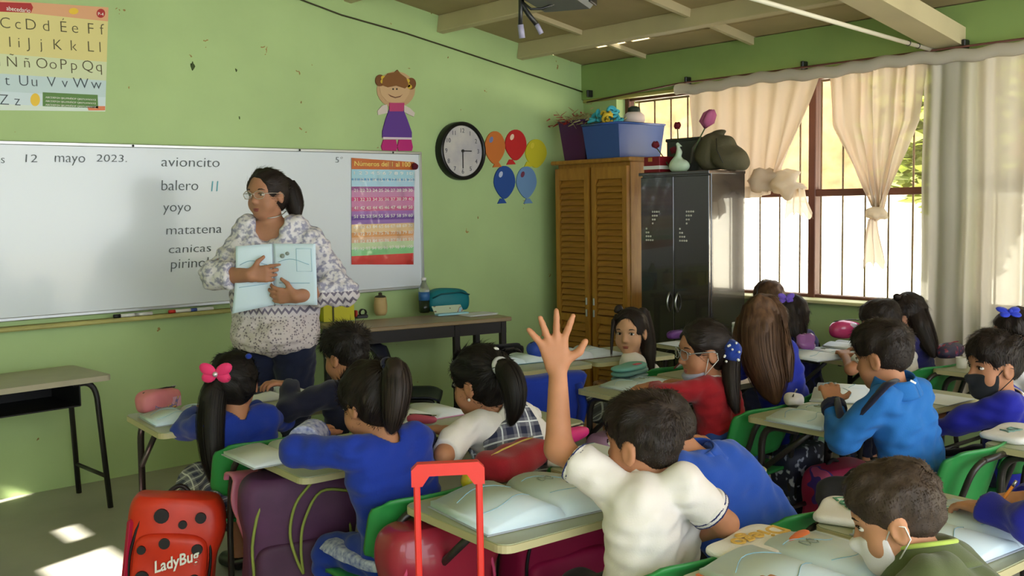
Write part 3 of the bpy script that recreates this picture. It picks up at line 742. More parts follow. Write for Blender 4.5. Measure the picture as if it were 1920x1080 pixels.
# tape dispenser
q = on_table(681, 597); td_ = thing('tape_dispenser', 'small black and red tape dispenser beside the yellow box', 'tape dispenser', (q[0], q[1]+.02, TZ), ang)
MB().box((0, 0, .011), (.075, .04, .022), bev=.005).build('base', M_black, td_); MB().lathe([(.018, -.014), (.022, -.014), (.022, .014), (.018, .014)], (.01, 0, .034), 16, axis='y', cap=False).build('roll', M_black, td_); MB().box((-.035, 0, .03), (.015, .035, .04), bev=.004).build('cutter', mat('red_plastic', (170, 40, 30), rough=.4), td_)
# clay jar
q = on_table(714, 591); cl = thing('clay_jar', 'pale clay jar with dark lid on the teacher table', 'jar', (q[0], q[1], TZ))
MB().lathe([(.030, 0), (.040, .02), (.042, .06), (.038, .095), (.036, .105), (.039, .112)], n=20).build('jar', mat('pale_clay', (196, 168, 112), rough=.6, var=.1), cl); MB().lathe([(.036, .112), (.03, .12), (.012, .125), (.012, .138), (.004, .142)], n=16).build('lid', mat('dark_cork', (60, 56, 40), rough=.8), cl)
# bottle
q = on_table(796, 586); bt = thing('soda_bottle', 'plastic soda bottle with blue label and dark drink on the teacher table', 'bottle', (q[0], q[1], TZ))
MB().lathe([(.030, 0), (.035, .01), (.035, .078)], n=20).build('drink', mat('dark_green_drink', (36, 48, 30), rough=.2), bt); MB().lathe([(.0362, .078), (.0362, .132)], n=20).build('label_band', mat('blue_label', (60, 110, 160), rough=.4, col2=(40, 90, 150), vscale=30), bt)
MB().lathe([(.035, .132), (.033, .15), (.015, .19), (.014, .205)], n=20).build('neck', mat('clear_pet', (214, 220, 210), rough=.1, trans=.8), bt); MB().lathe([(.016, .203), (.016, .222)], n=14).build('cap', M_white, bt)
# teal bag
q = on_table(845, 584); tbag = thing('teal_lunch_bag', 'teal zipped lunch bag lying on the teacher table', 'bag', (q[0]+.02, q[1]+.055, TZ), ang)
S = SDF((-.15, -.07, 0), (.15, .07, .16), .006); S.ell((0, 0, .06), (.145, .065, .085), power=3, k=0); S.cut((0, 0, 0), (0, 0, -1))
sdf_obj('body', S, mat('teal_fabric', (16, 116, 126), rough=.55, bump=.1, bscale=120), tbag, wr=[(.003, 30, (1, 1, 1))]); MB().tube([(-.13, -.05, .09), (-.08, -.072, .115), (.06, -.072, .12), (.13, -.05, .1)], .005, 6).build('zipper', mat('dark_teal', (8, 78, 86), rough=.5), tbag)
# activity book + papers
def print_mat(name, base, inks, scale=18):
    m = bpy.data.materials.new(name); m.use_nodes = True; N, L = nodes_of(m); b = N['Principled BSDF']; b.inputs['Roughness'].default_value = .55
    tc = N.new('ShaderNodeTexCoord'); n = N.new('ShaderNodeTexNoise'); n.inputs['Scale'].default_value = scale; n.inputs['Detail'].default_value = 1; L.new(tc.outputs['Object'], n.inputs['Vector'])
    r = N.new('ShaderNodeValToRGB'); r.color_ramp.interpolation = 'CONSTANT'; r.color_ramp.elements[0].color = srgb(base); r.color_ramp.elements[1].position = .60; r.color_ramp.elements[1].color = srgb(inks[0])
    for k, c in enumerate(inks[1:]): e = r.color_ramp.elements.new(.66+.05*k); e.color = srgb(c)
    L.new(n.outputs[0], r.inputs[0]); L.new(r.outputs[0], b.inputs['Base Color']); return m
q = on_table(846, 591); ab = thing('picture_book', 'pale blue picture book propped against the teal bag on the table', 'book', (q[0]+.01, q[1]+.03, TZ+.004), ang)
MB().box((0, .02, .026), (.20, .07, .006), R=RX(.75), bev=.002).build('cover', print_mat('picture_cover', (190, 206, 180), [(120, 110, 90), (190, 150, 150), (150, 200, 220)], 22), ab); MB().box((0, -.035, .005), (.21, .05, .012), bev=.002).build('pages', mat('pale_blue_paper', (150, 200, 214), rough=.6), ab)
q = on_table(905, 592); pp = thing('paper_sheets', 'loose white paper sheets at the right end of the teacher table', 'paper', (q[0], q[1]+.05, TZ+.001), ang+.1)
for k in range(3): MB().box((.01*k, .008*k, .002+.002*k), (.20, .14, .0016), R=RZ(.08*k)).build('sheet', mat('white_paper', (214, 220, 222), rough=.7), pp)
# ================================================================== cabinets
XF = 4.93
wc = thing('louvred_cabinet', 'tall yellow pine cabinet with two louvred doors in the corner', 'cabinet', (XF, 4.49, 0))
M_pine = mat('yellow_pine', (176, 126, 46), rough=.45, col2=(150, 100, 34), vscale=6, stretch=(6, 6, 1), spec=.4); M_pine2 = mat('yellow_pine_slat', (170, 120, 44), rough=.45, col2=(144, 96, 34), vscale=7, stretch=(6, 1, 6))
WW = .70; WH = 1.675
MB().box((.24, WW/2, WH/2), (.44, WW-.02, WH), bev=.004).build('carcass', M_pine, wc)
MB().box((.225, WW/2, WH+.012), (.50, WW+.05, .028), bev=.008).build('top_board', M_pine, wc)
for x0, x1, hs in ((.015, .335, 1), (.365, .685, -1)):
    rw = x1-x0-.08; d = MB().box((0, x0+.02, WH/2), (.03, .04, WH-.06)).box((0, x1-.02, WH/2), (.03, .04, WH-.06)).box((0, (x0+x1)/2, .075), (.028, rw, .09)).box((0, (x0+x1)/2, WH-.07), (.028, rw, .08)).box((0, (x0+x1)/2, .62), (.028, rw, .05)).build('door', M_pine, wc)
    sl = MB().box((0, 0, 0), (.010, x1-x0-.09, .052), R=RY(.50)); me = None
    z = .145; k = 0
    while z < WH-.12:
        if abs(z-.62) > .045:
            if me is None: o = sl.build('slat', M_pine2, d, loc=(-.002, (x0+x1)/2-.005, z)); me = o.data
            else: o = link('slat', me, None, d, (-.002, (x0+x1)/2-.005, z))
        z += .041; k += 1
    hy = x1-.02 if hs > 0 else x0+.02
    MB().box((-.022, hy, .66), (.012, .014, .05), bev=.003).box((-.022, hy, .74), (.012, .014, .05), bev=.003).build('handle', M_chrome, d)
bc = thing('black_cabinet', 'tall black wardrobe cabinet with punched dot vents beside the window', 'cabinet', (4.85, 3.785, 0))
M_bc = mat('espresso_laminate', (50, 44, 40), rough=.22, spec=.6, coat=.7); BW = .545; BH = 1.575; BDp = .33
MB().box((.02+BDp/2, BW/2, BH/2), (BDp, BW, BH-.0), bev=.003).build('carcass', M_bc, bc)
MB().box((.005+BDp/2, BW/2, BH+.004), (BDp+.03, BW+.01, .02), bev=.003).build('top_board', M_bc, bc)
M_dot = mat('pale_dot', (206, 202, 192), rough=.5)
for i, (x0, x1) in enumerate(((.004, .271), (.275, .541))):
    d = MB().box((.010, (x0+x1)/2, BH/2+.02), (.018, x1-x0, BH-.07), bev=.003).build('door', M_bc, bc)
    hy = x1-.03 if i == 0 else x0+.03
    MB().tube(arc((.0, hy, .73), (-.05, hy, .78), (.0, hy, .85)), .006, 8).build('handle', M_chrome, d)
    if i == 0: MB().lathe([(.012, 0), (.012, .012)], (-.010, hy, .52), 14, axis='x').build('lock', M_chrome, d)
    y1 = x1-.06
    for r in range(4):
        for c in range(4-r): MB().lathe([(.006, 0), (.006, .004)], (-.002, y1-.035-.017*c-.005, 1.345-.024*r), 8, axis='x').build('vent_dot', M_dot, d)
    for r in range(4):
        for c in range(r+1): MB().lathe([(.006, 0), (.006, .004)], (-.002, y1+.012-.017*c, 1.24-.024*r), 8, axis='x').build('vent_dot', M_dot, d)
# ---- on top of the pine cabinet
WT = WH+.027
def bin_(name, label, c, w0, w1, d0, d1, h, m, mi):
    t = thing(name, label, 'bin', c)
    def shell(u, v):
        k = u*4; i = min(3, int(k)); f = k-i; ww = (w0+(w1-w0)*v)/2; dd = (d0+(d1-d0)*v)/2
        P = [(-dd, -ww), (dd, -ww), (dd, ww), (-dd, ww), (-dd, -ww)]; a, b = P[i], P[i+1]
        return (a[0]+(b[0]-a[0])*f, a[1]+(b[1]-a[1])*f, h*v)
    o = MB().grid(shell, 41, 4).build('tub', m, t, fix=False); o.data.polygons.foreach_set('use_smooth', [False]*len(o.data.polygons))
    MB().box((0, 0, .004), (d0, w0, .008)).build('base', m, t)
    MB().tube([(-d1/2, -w1/2, h), (d1/2, -w1/2, h), (d1/2, w1/2, h), (-d1/2, w1/2, h), (-d1/2, -w1/2, h)], .008, 6).build('lip', m, t)
    MB().box((0, 0, h-.02), (d1-.02, w1-.02, .01)).build('filling', mi, t)
    return t
bin_('purple_bin', 'tapered purple plastic bin on the pine cabinet', (XF+.18, 4.49+.590, WT), .20, .27, .19, .24, .270, mat('purple_plastic', (74, 32, 84), rough=.4), mat('dark_filling', (60, 50, 40), rough=.9))
bin_('blue_storage_bin', 'large blue plastic storage bin on the pine cabinet', (XF+.21, 4.49+.245, WT), .30, .335, .40, .46, .225, mat('blue_plastic', (52, 84, 150), rough=.35), mat('dark_filling', (60, 50, 40), rough=.9))
# decorations sticking out of the bins
def curl(c, r, n, seed, m, parent, rt=.010):
    rnd = random.Random(seed)
    for k in range(n):
        p = Vector(c)+Vector((rnd.uniform(-1, 1)*r[0], rnd.uniform(-1, 1)*r[1], rnd.uniform(-.3, 1)*r[2])); R_ = Matrix.Rotation(rnd.random()*6, 3, 'Z') @ Matrix.Rotation(rnd.random()*3, 3, 'X'); rr = rnd.uniform(.02, .035)
        MB().tube([p+R_ @ Vector((rr*math.cos(a), rr*math.sin(a), .004*a)) for a in [i*.5 for i in range(13)]], rt, 6).build('foam_curl', m, parent)
fc = thing('cyan_foam_flowers', 'cyan foam curls with a yellow heart sticking out of the blue bin', 'craft decoration', (XF+.10, 4.49+.28, WT+.22))
curl((0, .03, .05), (.06, .10, .05), 16, 3, mat('cyan_foam', (70, 180, 200), rough=.7), fc); curl((-.06, -.02, .05), (.02, .05, .03), 5, 4, mat('yellow_foam', (220, 190, 60), rough=.7), fc, .009)
gl = thing('tinsel_garland', 'red and olive tinsel garland heaped on the purple bin', 'garland', (XF+.16, 4.49+.56, WT+.25))
rnd = random.Random(5); mbr = MB(); mbg = MB()
for k in range(420):
    p = Vector((rnd.gauss(0, .07), rnd.gauss(0, .11), abs(rnd.gauss(.02, .03)))); dv = Vector((rnd.gauss(0, 1), rnd.gauss(0, 1), rnd.gauss(0, .6))).normalized()*.05
    n = dv.orthogonal().normalized()*.006; (mbr if p.y > .05 and rnd.random() < .8 else mbg).add([p-n, p+n, p+dv+n*.4, p+dv-n*.4], [(0, 1, 2, 3)])
mbr.build('red_tinsel', mat('red_tinsel', (170, 44, 44), rough=.4), gl, fix=False)['kind'] = 'stuff'; mbg.build('olive_tinsel', mat('olive_tinsel', (126, 120, 70), rough=.4, col2=(176, 168, 120), vscale=20), gl, fix=False)['kind'] = 'stuff'
rh = thing('paper_lantern', 'round pinkish white paper lantern with dark top behind the blue bin rim', 'craft decoration', (XF+.29, 4.49+.22, WT+.225)); MB().lathe([(.05, 0), (.075, .03), (.07, .07), (.045, .09)], n=20).build('shell', mat('pinkish_paper', (226, 206, 196), rough=.8), rh); MB().lathe([(.045, .09), (.04, .12), (.02, .13)], n=16).build('top', mat('dark_green_top', (44, 54, 40), rough=.7), rh)
# ---- on top of the black cabinet
KT = BH+.014
rb = thing('red_gift_box', 'red and white striped gift box on the black cabinet', 'box', (4.85+.10, 3.785+.47, KT)); MB().box((0, 0, .05), (.15, .13, .10), bev=.003).build('body', mat('deep_red_card', (130, 24, 34), rough=.5), rb); MB().box((0, 0, .032), (.153, .133, .022)).build('band', M_white, rb); MB().box((-.077, .01, .082), (.004, .03, .024)).build('tag', mat('gold_card', (190, 140, 60), rough=.4), rb)
db = thing('dark_grey_box', 'dark grey storage box at the back on the black cabinet', 'box', (4.85+.26, 3.785+.36, KT)); MB().box((0, 0, .10), (.14, .26, .20), bev=.006).build('body', mat('dark_grey_card', (66, 68, 66), rough=.6), db); MB().box((0, 0, .205), (.15, .27, .02), bev=.004).build('lid', mat('dark_grey_lid', (54, 56, 54), rough=.6), db)
vz = thing('swan_figurine', 'white and pale green ceramic swan figurine on the black cabinet', 'figurine', (4.85+.07, 3.785+.285, KT))
S = SDF((-.06, -.08, 0), (.06, .08, .19), .005); S.ell((0, 0, .035), (.045, .075, .045), k=0); S.cone((0, .02, .06), (0, .0, .12), .028, .014, .03); S.cone((0, .0, .12), (0, .012, .17), .014, .008, .02); S.cone((0, .012, .17), (0, -.02, .155), .009, .004, .01); S.cut((0, 0, 0), (0, 0, -1))
sdf_obj('body', S, mat('swan_ceramic', (214, 226, 206), rough=.3, col2=(180, 210, 176), vscale=10), vz)
M_rose = mat('dark_red_petals', (110, 18, 34), rough=.7, bump=.4, bscale=60); M_stem = mat('green_stem', (70, 90, 50), rough=.7)
for i, (dy, dx, h) in enumerate(((.135, -.01, .17), (.055, .05, .215), (.02, .03, .13))):
    t = thing('artificial_rose', ['dark red artificial rose leaning left above the gift box', 'tallest dark red artificial rose on the black cabinet', 'small dark red rosebud behind the swan figurine'][i], 'flower', (4.85+.10+dx, 3.785+.36, KT+.19 if i == 1 else KT), group='artificial roses on the black cabinet')
    base = Vector((0, 0, 0)); tip = Vector((0, dy, h)) if i != 1 else Vector((-.03, -.02, .09))
    MB().tube([base, base*.5+tip*.5+Vector((0, 0, .01)), tip], .004, 6).build('stem', M_stem, t); blob(tuple(tip+Vector((0, 0, .008))), (.022, .022, .024), 20+i, 16, .15).build('petals', M_rose, t)
tu = thing('pink_tulip', 'large pink fabric tulip leaning over the olive backpack on the cabinet', 'flower', (4.85+.08, 3.785+.23, KT))
tip = at_x(1322, 240, 4.95)-A3((4.93, 4.015, KT)); tip = Vector(tip)
MB().tube([(0, 0, 0), tuple(tip*.5+Vector((0, .02, 0))), tuple(tip)], .004, 6).build('stem', M_stem, tu)
dv = Vector((0, -.035, .07)); 
for k in range(5):
    a = k*1.257; off = Vector((math.cos(a)*.022, math.sin(a)*.022, 0)); MB().tube([tip, tip+dv*.5+off, tip+dv*1.1+off*.9, tip+dv*1.5+off*.5], [.008, .03, .026, .006], 10, flat=.7).build('petal', mat('pink_petal', (176, 90, 130), rough=.7), tu)
bp_ = thing('olive_backpack', 'olive green backpack slumped on top of the black cabinet', 'backpack', (4.85+.19, 3.785+.06, KT))
S = SDF((-.17, -.20, 0), (.17, .20, .27), .007)
S.cone((0, .07, .08), (0, .055, .15), .10, .085, .03); S.cone((0, -.05, .07), (0, -.03, .13), .10, .075, .03); S.cone((0, -.13, .05), (0, -.10, .06), .06, .07, .04); S.ell((0, .01, .235), (.02, .05, .02), k=.02); S.cut((0, 0, 0), (0, 0, -1)); S.cone((-.09, .01, .0), (-.09, .015, .2), .014, .010, .02, sub=True)
sdf_obj('body', S, mat('olive_canvas', (86, 80, 58), rough=.8, bump=.25, bscale=70), bp_, wr=[(.006, 22, (1, 1, 1)), (.003, 50, (1, 1, 1))])
MB().tube([(-.08, .09, .2), (-.11, .13, .14), (-.10, .15, .05)], .009, 6).build('strap', mat('olive_strap', (60, 56, 42), rough=.8), bp_); MB().tube([(-.085, -.03, .19), (-.12, -.06, .12), (-.11, -.10, .04)], .003, 6).build('zipper', mat('dark_zip', (40, 38, 30), rough=.5), bp_)
# ================================================================== projector under the ceiling
pc = CAM+ray(1046, -10)*3.9; pj = thing('projector', 'grey ceiling projector hanging on a pole with dangling cables', 'projector', tuple(pc), math.radians(30))
M_pj = mat('projector_grey', (96, 100, 100), rough=.45)
MB().box((0, 0, 0), (.30, .22, .075), bev=.018).build('casing', M_pj, pj); MB().box((.10, -.112, .0), (.10, .01, .05), bev=.003).build('vent_grille', M_black, pj); MB().tube([(0, 0, .03), (0, 0, cz(pc[0])-pc[2])], .018).build('mount_pole', M_white, pj)
MB().lathe([(.035, .11), (.035, .13), (.028, .135)], (-.06, 0, 0), 20, axis='y').build('lens', M_black, pj)
cb = thing('cable_bundle', 'dangling bundle of grey projector cables with white plugs', 'cable', tuple(CAM+ray(978, 2)*3.9))
for pts, m, r in (([(0, 0, .45), (0, 0, -.01), (.015, -.02, -.05), (.04, -.04, -.09)], M_black, .010), ([(0, 0, .45), (-.005, 0, -.03), (-.008, 0, -.09)], M_black, .009), ([(.0, .0, 0), (.03, -.02, -.03), (.06, -.05, -.03), (.10, -.08, -.01)], M_black, .005), ([(.04, -.04, -.09), (.055, -.05, -.125)], mat('lilac_plug', (150, 146, 170), rough=.5), .010), ([(-.008, 0, -.09), (.0, 0, -.14)], mat('lilac_plug', (150, 146, 170), rough=.5), .012)):
    MB().tube(pts, r, 8).build('cable' if m is M_black else 'plug', m, cb)
# ================================================================== people
def D(px, py, d): return CAM+ray(px, py)*d
def dirh(deg): a = math.radians(deg); return A3((math.cos(a), math.sin(a), 0))
UP = A3((0, 0, 1))
def ik(a, t, l1, l2, pole):
    a, t = A3(a), A3(t); v = t-a; L = np.linalg.norm(v); L2 = min(L, (l1+l2)*.998); u = v/L; w = a+u*L2
    x = (l1*l1-l2*l2+L2*L2)/(2*L2); h = math.sqrt(max(0, l1*l1-x*x)); p = A3(pole); p = p-u*(p@u); p = unit(p)
    return a+u*x+p*h, w
SKIN = [mat('skin_tone_%d' % i, c, rough=.55, spec=.3, var=.05, vscale=30) for i, c in enumerate(((176, 122, 90), (190, 136, 102), (172, 122, 94), (206, 156, 122)))]
for m_ in SKIN: m_.node_tree.nodes['Principled BSDF'].inputs['Subsurface Weight'].default_value = .06; m_.node_tree.nodes['Principled BSDF'].inputs['Subsurface Scale'].default_value = .01
M_eye = mat('eye_white', (224, 218, 210), rough=.25); M_iris = mat('eye_iris', (34, 22, 16), rough=.15); M_lip = mat('lips', (158, 84, 74), rough=.5)
def hair_mat(name, col, hi):
    m = mat(name, col, rough=.58, spec=.3, col2=hi, vscale=60, stretch=(1, 1, .12)); return m
HAIR = dict(black=hair_mat('hair_black', (19, 16, 15), (31, 25, 21)), dark=hair_mat('hair_dark_brown', (27, 21, 18), (44, 33, 27)), brown=hair_mat('hair_brown', (66, 45, 31), (98, 69, 47)), soft=hair_mat('hair_soft_brown', (46, 36, 29), (66, 52, 41)))
def cloth(name, col, rough=.85, **k): return mat('cloth_'+name, col, rough=rough, spec=.2, bump=k.pop('bump', .12), bscale=k.pop('bscale', 220), var=k.pop('var', .06), vscale=k.pop('vscale', 9), sheen=k.pop('sheen', .15), **k)
C_BLUE = cloth('royal_blue', (26, 52, 150)); C_BLUE2 = cloth('bright_blue_jacket', (38, 104, 176), sheen=.05); C_NAVY = cloth('navy', (26, 28, 48)); C_RED = cloth('red_knit', (150, 26, 36)); C_WHITE = cloth('white_cotton', (222, 218, 214)); C_GREEN = cloth('olive_green_fleece', (82, 92, 58)); C_GREY = cloth('grey_trousers', (62, 60, 62)); C_INDIGO = cloth('indigo', (38, 38, 96)); C_DENIM = cloth('dark_denim', (24, 30, 54)); C_LIME = cloth('lime_trim', (164, 184, 84)); C_LACE = cloth('white_blue_trim', (204, 206, 226), col2=(90, 100, 170), vscale=60)
M_shoe = mat('black_shoe', (22, 21, 22), rough=.3)
class Person:
    def __init__(s, label, base, yaw, head, hyaw, hpitch=0, hroll=0, scale=1.0, hs=1.0, girth=1.0, hip=None, hipz=.40, skin=0, sh_yaw=None, voxel=.006, stand=False, neck_back=.025, fat=0.0, ndrop=.012):
        s.base = A3((base[0], base[1], 0)); s.obj = thing('person', label, 'person', tuple(s.base)); s.k = scale; s.hs = hs; s.g = girth; s.vox = voxel; s.skin = SKIN[skin]; s.stand = stand
        s.f = dirh(yaw); s.r = A3((s.f[1], -s.f[0], 0)); s.sf = dirh(sh_yaw if sh_yaw is not None else yaw); s.sr = A3((s.sf[1], -s.sf[0], 0))
        s.H = A3(head)-s.base
        p, ro = math.radians(hpitch), math.radians(hroll); hf = dirh(hyaw); hr = A3((hf[1], -hf[0], 0)); fw = hf*math.cos(p)-UP*math.sin(p); up = UP*math.cos(p)+hf*math.sin(p)
        r2 = hr*math.cos(ro)+up*math.sin(ro); u2 = up*math.cos(ro)-hr*math.sin(ro); s.R = np.stack([r2, fw, u2], 1)
        s.hip = (A3((base[0], base[1], hipz)) if hip is None else A3(hip))-s.base
        k = s.k; s.nb = s.H+s.R@A3((0, -neck_back, -.095))*hs+A3((0, 0, -ndrop*k))
        ax = s.nb-s.hip; s.axis = unit(ax); s.tl = np.linalg.norm(ax)
        s.shc = s.nb-s.axis*.026*k; s.sh = {-1: s.shc-s.sr*.108*k*girth, 1: s.shc+s.sr*.108*k*girth}
        s.prims = []; s.arm = {}; s.cone = lambda tag_, a, b, ra, rb, kk=.02, **q: s.prims.append((tag_, A3(a), A3(b), ra, rb, kk, q))
        g = k*girth
        hp, nb = s.hip, s.nb; mid = hp+ax*.32-s.sf*.0; ch = hp+ax*.66; 
        fl = dict(flat=(s.sf, .80))
        for sd in (-1, 1):
            s.cone('torso', hp+s.r*sd*.05*g, mid+s.r*sd*.042*g, .080*g, (.074+fat)*g, .04, **fl); s.cone('torso', mid+s.r*sd*.042*g, ch+s.sr*sd*.05*g, (.074+fat)*g, .078*g, .04, **fl)
        s.cone('torso', s.shc-s.sr*.07*g-s.axis*.02*g, s.shc+s.sr*.07*g-s.axis*.02*g, .048*g, .048*g, .05)
        s.cone('neck', nb-s.axis*.03*k, s.H+s.R@A3((0, -.018, -.055))*hs, .041*k, .037*k, .03)
    def head_prims(s, S, only=None):
        h = s.hs; W = lambda p: s.H+s.R@(A3(p)*h); e = lambda c, r, k=.02, **q: S.ell(W(c), A3(r)*h, s.R, k*h, **q)
        e((0, -.008, .03), (.071, .087, .075)); e((0, .02, -.03), (.057, .060, .074), .03); e((0, .048, -.082), (.026, .024, .020), .03)
        for sd in (-1, 1):
            e((sd*.034, .044, -.042), (.026, .026, .030), .02); e((sd*.072, -.006, -.014), (.009, .019, .029), .008); e((sd*.080, -.002, -.012), (.006, .010, .017), .006, sub=True)
        S.cone(W((0, .074, .0)), W((0, .0905, -.030)), .007*h, .0105*h, .014*h)
        for sd in (-1, 1): S.cone(W((sd*.008, .080, -.034)), W((sd*.010, .078, -.035)), .0065*h, .006*h, .008*h)
        e((0, .060, .024), (.045, .018, .010), .02)
        for sd in (-1, 1): e((sd*.030, .084, .0005), (.016, .013, .0085), .010, sub=True)
    def set_arm(s, sd, wrist, pole, fdir=None, palm=None, lens=(.185, .165), hand=dict(), rad=(.033, .028, .026, .019)):
        k = s.k; a = s.sh[sd]; w = A3(wrist)-s.base; e, w = ik(a, w, lens[0]*k, lens[1]*k, pole)
        fd = unit(w-e) if fdir is None else unit(fdir); pn = A3((0, 0, -1)) if palm is None else A3(palm); pn = unit(pn-fd*(pn@fd))
        s.arm[sd] = (a, e, w, fd, pn); rr = [x*k for x in rad]
        s.cone('uarm%d' % sd, a, e, rr[0], rr[1], .03); s.cone('farm%d' % sd, e, w, rr[2]*1.05, rr[3], .02, flat=(pn, .88)); s.hand(sd, w, fd, pn, k, **hand)
    def hand(s, sd, W, dv, pn, k, spread=.10, curl=.45, size=1.0, thumb=.8, point=False):
        z = k*size; lat = unit(np.cross(dv, pn))*(-1 if sd < 0 else 1)   # thumb side
        nm = 'hand'
        kn = []
        for i in range(4):
            o = (1.5-i)*.0165*z; b = W+dv*(.068-.004*abs(i-1))*z+lat*o; kn.append(b)
            s.cone(nm, W+dv*.008*z+lat*o*.55, b, .0135*z, .0098*z, .012, flat=(pn, .8))
        L = (.056, .063, .058, .046)
        for i in range(4):
            an = (1.5-i)*spread; d = unit(dv*math.cos(an)+lat*math.sin(an)); c = curl*(0.05 if (point and i == 0) else 1); p = kn[i]; r = .0085
            for j, fr in enumerate((.45, .3, .25)):
                ca = c*(j+.6); dd = unit(d*math.cos(ca)+pn*math.sin(ca)); q = p+dd*L[i]*fr*z; s.cone(nm, p, q, r*z, (r-.0008)*z, .004); p = q; r -= .0008
        b = W+dv*.016*z+lat*.018*z; d = unit(dv*(1-thumb*.6)+lat*thumb+pn*.25*curl); q = b+d*.038*z; s.cone(nm, b, q, .0125*z, .0095*z, .010); d2 = unit(d*.8+dv*.6+pn*.2*curl); s.cone(nm, q, q+d2*.027*z, .0092*z, .0075*z, .005)
    def legs(s, knee_spread=.02, drop=.05, lens=(.27, .27), rad=(.062, .046, .044, .028), foot=True, tuck=.03):
        k = s.k; g = k*s.g
        for sd in (-1, 1):
            h = s.hip+s.r*sd*.062*g
            if s.stand: kn = h-UP*(h[2]*.48)+s.f*.02*k; an = A3((h[0], h[1], .07*k)) + s.r*sd*.01
            else: kn = h+s.f*lens[0]*k+s.r*sd*knee_spread-UP*drop*k; an = kn-s.f*tuck*k-UP*(kn[2]-.06)
            s.cone('thigh%d' % sd, h, kn, rad[0]*g, rad[1]*g, .03); s.cone('shin%d' % sd, kn, an, rad[2]*g, rad[3]*g, .03)
            s.cone('foot', an-UP*.02, an+s.f*.11*k-UP*(an[2]-.022), .026*k, .022*k, .02)
    def field(s, prims, grow=0.0, vox=None, extra=()):
        P = [p for p in prims]; lo = np.min([np.minimum(p[1], p[2])-max(p[3], p[4])-grow-.02 for p in P]+[A3(e) for e in extra], 0); hi = np.max([np.maximum(p[1], p[2])+max(p[3], p[4])+grow+.02 for p in P]+[A3(e) for e in extra], 0)
        return SDF(lo, hi, vox or s.vox)
    def body(s, skip=()):
        # the unclothed figure, slightly slimmer than the clothes around it
        vis = [p for p in s.prims]; hh = .13*s.hs; S = s.field(vis, extra=[s.H-hh, s.H+hh])
        order = {'torso': 0, 'thigh-1': 1, 'thigh1': 1, 'shin-1': 1, 'shin1': 1, 'foot': 1, 'uarm-1': 2, 'uarm1': 2, 'farm-1': 2, 'farm1': 2, 'neck': 3, 'hand': 4}
        for t, a, b, ra, rb, k, q in sorted(vis, key=lambda p: order.get(p[0], 2)):
            sh = .010 if t in ('torso',) else (.006 if t.startswith(('thigh', 'shin')) else 0.0); S.cone(a, b, ra-sh, rb-sh, k, **q)
        s.head_prims(S)
        o = sdf_obj('body', S, s.skin, s.obj); s.body_obj = o
        return o
    def garment(s, name, m, tags, grow, hem=None, cuffs=None, neck=True, wr=.004, k=.028, short=None, vox=None, seed=3, extra_fn=None, flare=0.0):
        P = [p for p in s.prims if p[0] in tags]; S = s.field(P, grow+.02, vox)
        for t, a, b, ra, rb, kk, q in P:
            cuts = []; q = dict(q); A_, B_ = a, b
            if t == 'torso' and hem is not None: cuts.append((s.hip+s.axis*hem, -s.axis))
            if t.startswith('farm'): u = unit(b-a); cuts.append((b-u*(cuffs if cuffs is not None else .0), u))
            if short is not None and t.startswith('uarm'):
                u = unit(b-a); L = np.linalg.norm(b-a); cuts.append((a+u*L*short, u))
            if t.startswith('thigh') and short is not None and not any(x.startswith('shin') for x in tags): u = unit(b-a); cuts.append((b-u*.02, u))
            if t.startswith('shin'): u = unit(b-a); cuts.append((b-u*.015, u))
            S.cone(A_, B_, ra+grow, rb+grow*(1.15 if t.startswith('farm') else 1), k, cuts=cuts, **q)
        if extra_fn: extra_fn(S)
        if neck:
            a = s.nb-s.axis*.018*s.k; S.cone(a, s.H, (.046+.004)*s.k, .05*s.k, .008, sub=True)
        return sdf_obj(name, S, m, s.obj, wr=[(wr, 38, (1, 1, 1)), (wr*.5, 85, (1, 1, 1.6))], seed=seed)
    def top(s, name, m, hem=-.03, grow=.013, **q):
        return s.garment(name, m, ('torso', 'uarm-1', 'uarm1', 'farm-1', 'farm1'), grow, hem=hem, **q)
    def pants(s, name, m, grow=.010, **q):
        def ex(S):
            for sd in (-1, 1): S.cone(s.hip+s.r*sd*.045*s.g*s.k, s.hip+s.axis*.05+s.r*sd*.04*s.g*s.k, .082*s.g*s.k, .08*s.g*s.k, .03, flat=(s.sf, .85))
        return s.garment(name, m, ('thigh-1', 'thigh1', 'shin-1', 'shin1'), grow, neck=False, extra_fn=ex, **q)
    def skirt(s, name, m, grow=.022):
        P = [p for p in s.prims if p[0].startswith('thigh')]; S = s.field(P, .08)
        for t, a, b, ra, rb, kk, q in P: u = unit(b-a); S.cone(a, b, ra+grow, rb+grow+.02, .09, cuts=[(b-u*.03, u)])
        for sd in (-1, 1): S.cone(s.hip+s.r*sd*.05*s.g*s.k, s.hip+s.axis*.06+s.r*sd*.04*s.g*s.k, .10*s.g*s.k, .084*s.g*s.k, .05)
        return sdf_obj(name, S, m, s.obj, wr=[(.006, 45, (1, 1, .4))], seed=4)
    def shoes(s):
        for t, a, b, ra, rb, k, q in s.prims:
            if t != 'foot': continue
            S = SDF(np.minimum(a, b)-.06, np.maximum(a, b)+.06, .008); S.cone(a, b, ra+.008, rb+.012, 0); S.cut((0, 0, .004), (0, 0, -1)); sdf_obj('shoe', S, M_shoe, s.obj)
    def hp(s, p): return s.H+s.R@(A3(p)*s.hs)
    def part(s, name, mb, m):
        mb.v = [tuple(s.hp(v)) for v in mb.v]; return mb.build(name, m, s.obj)
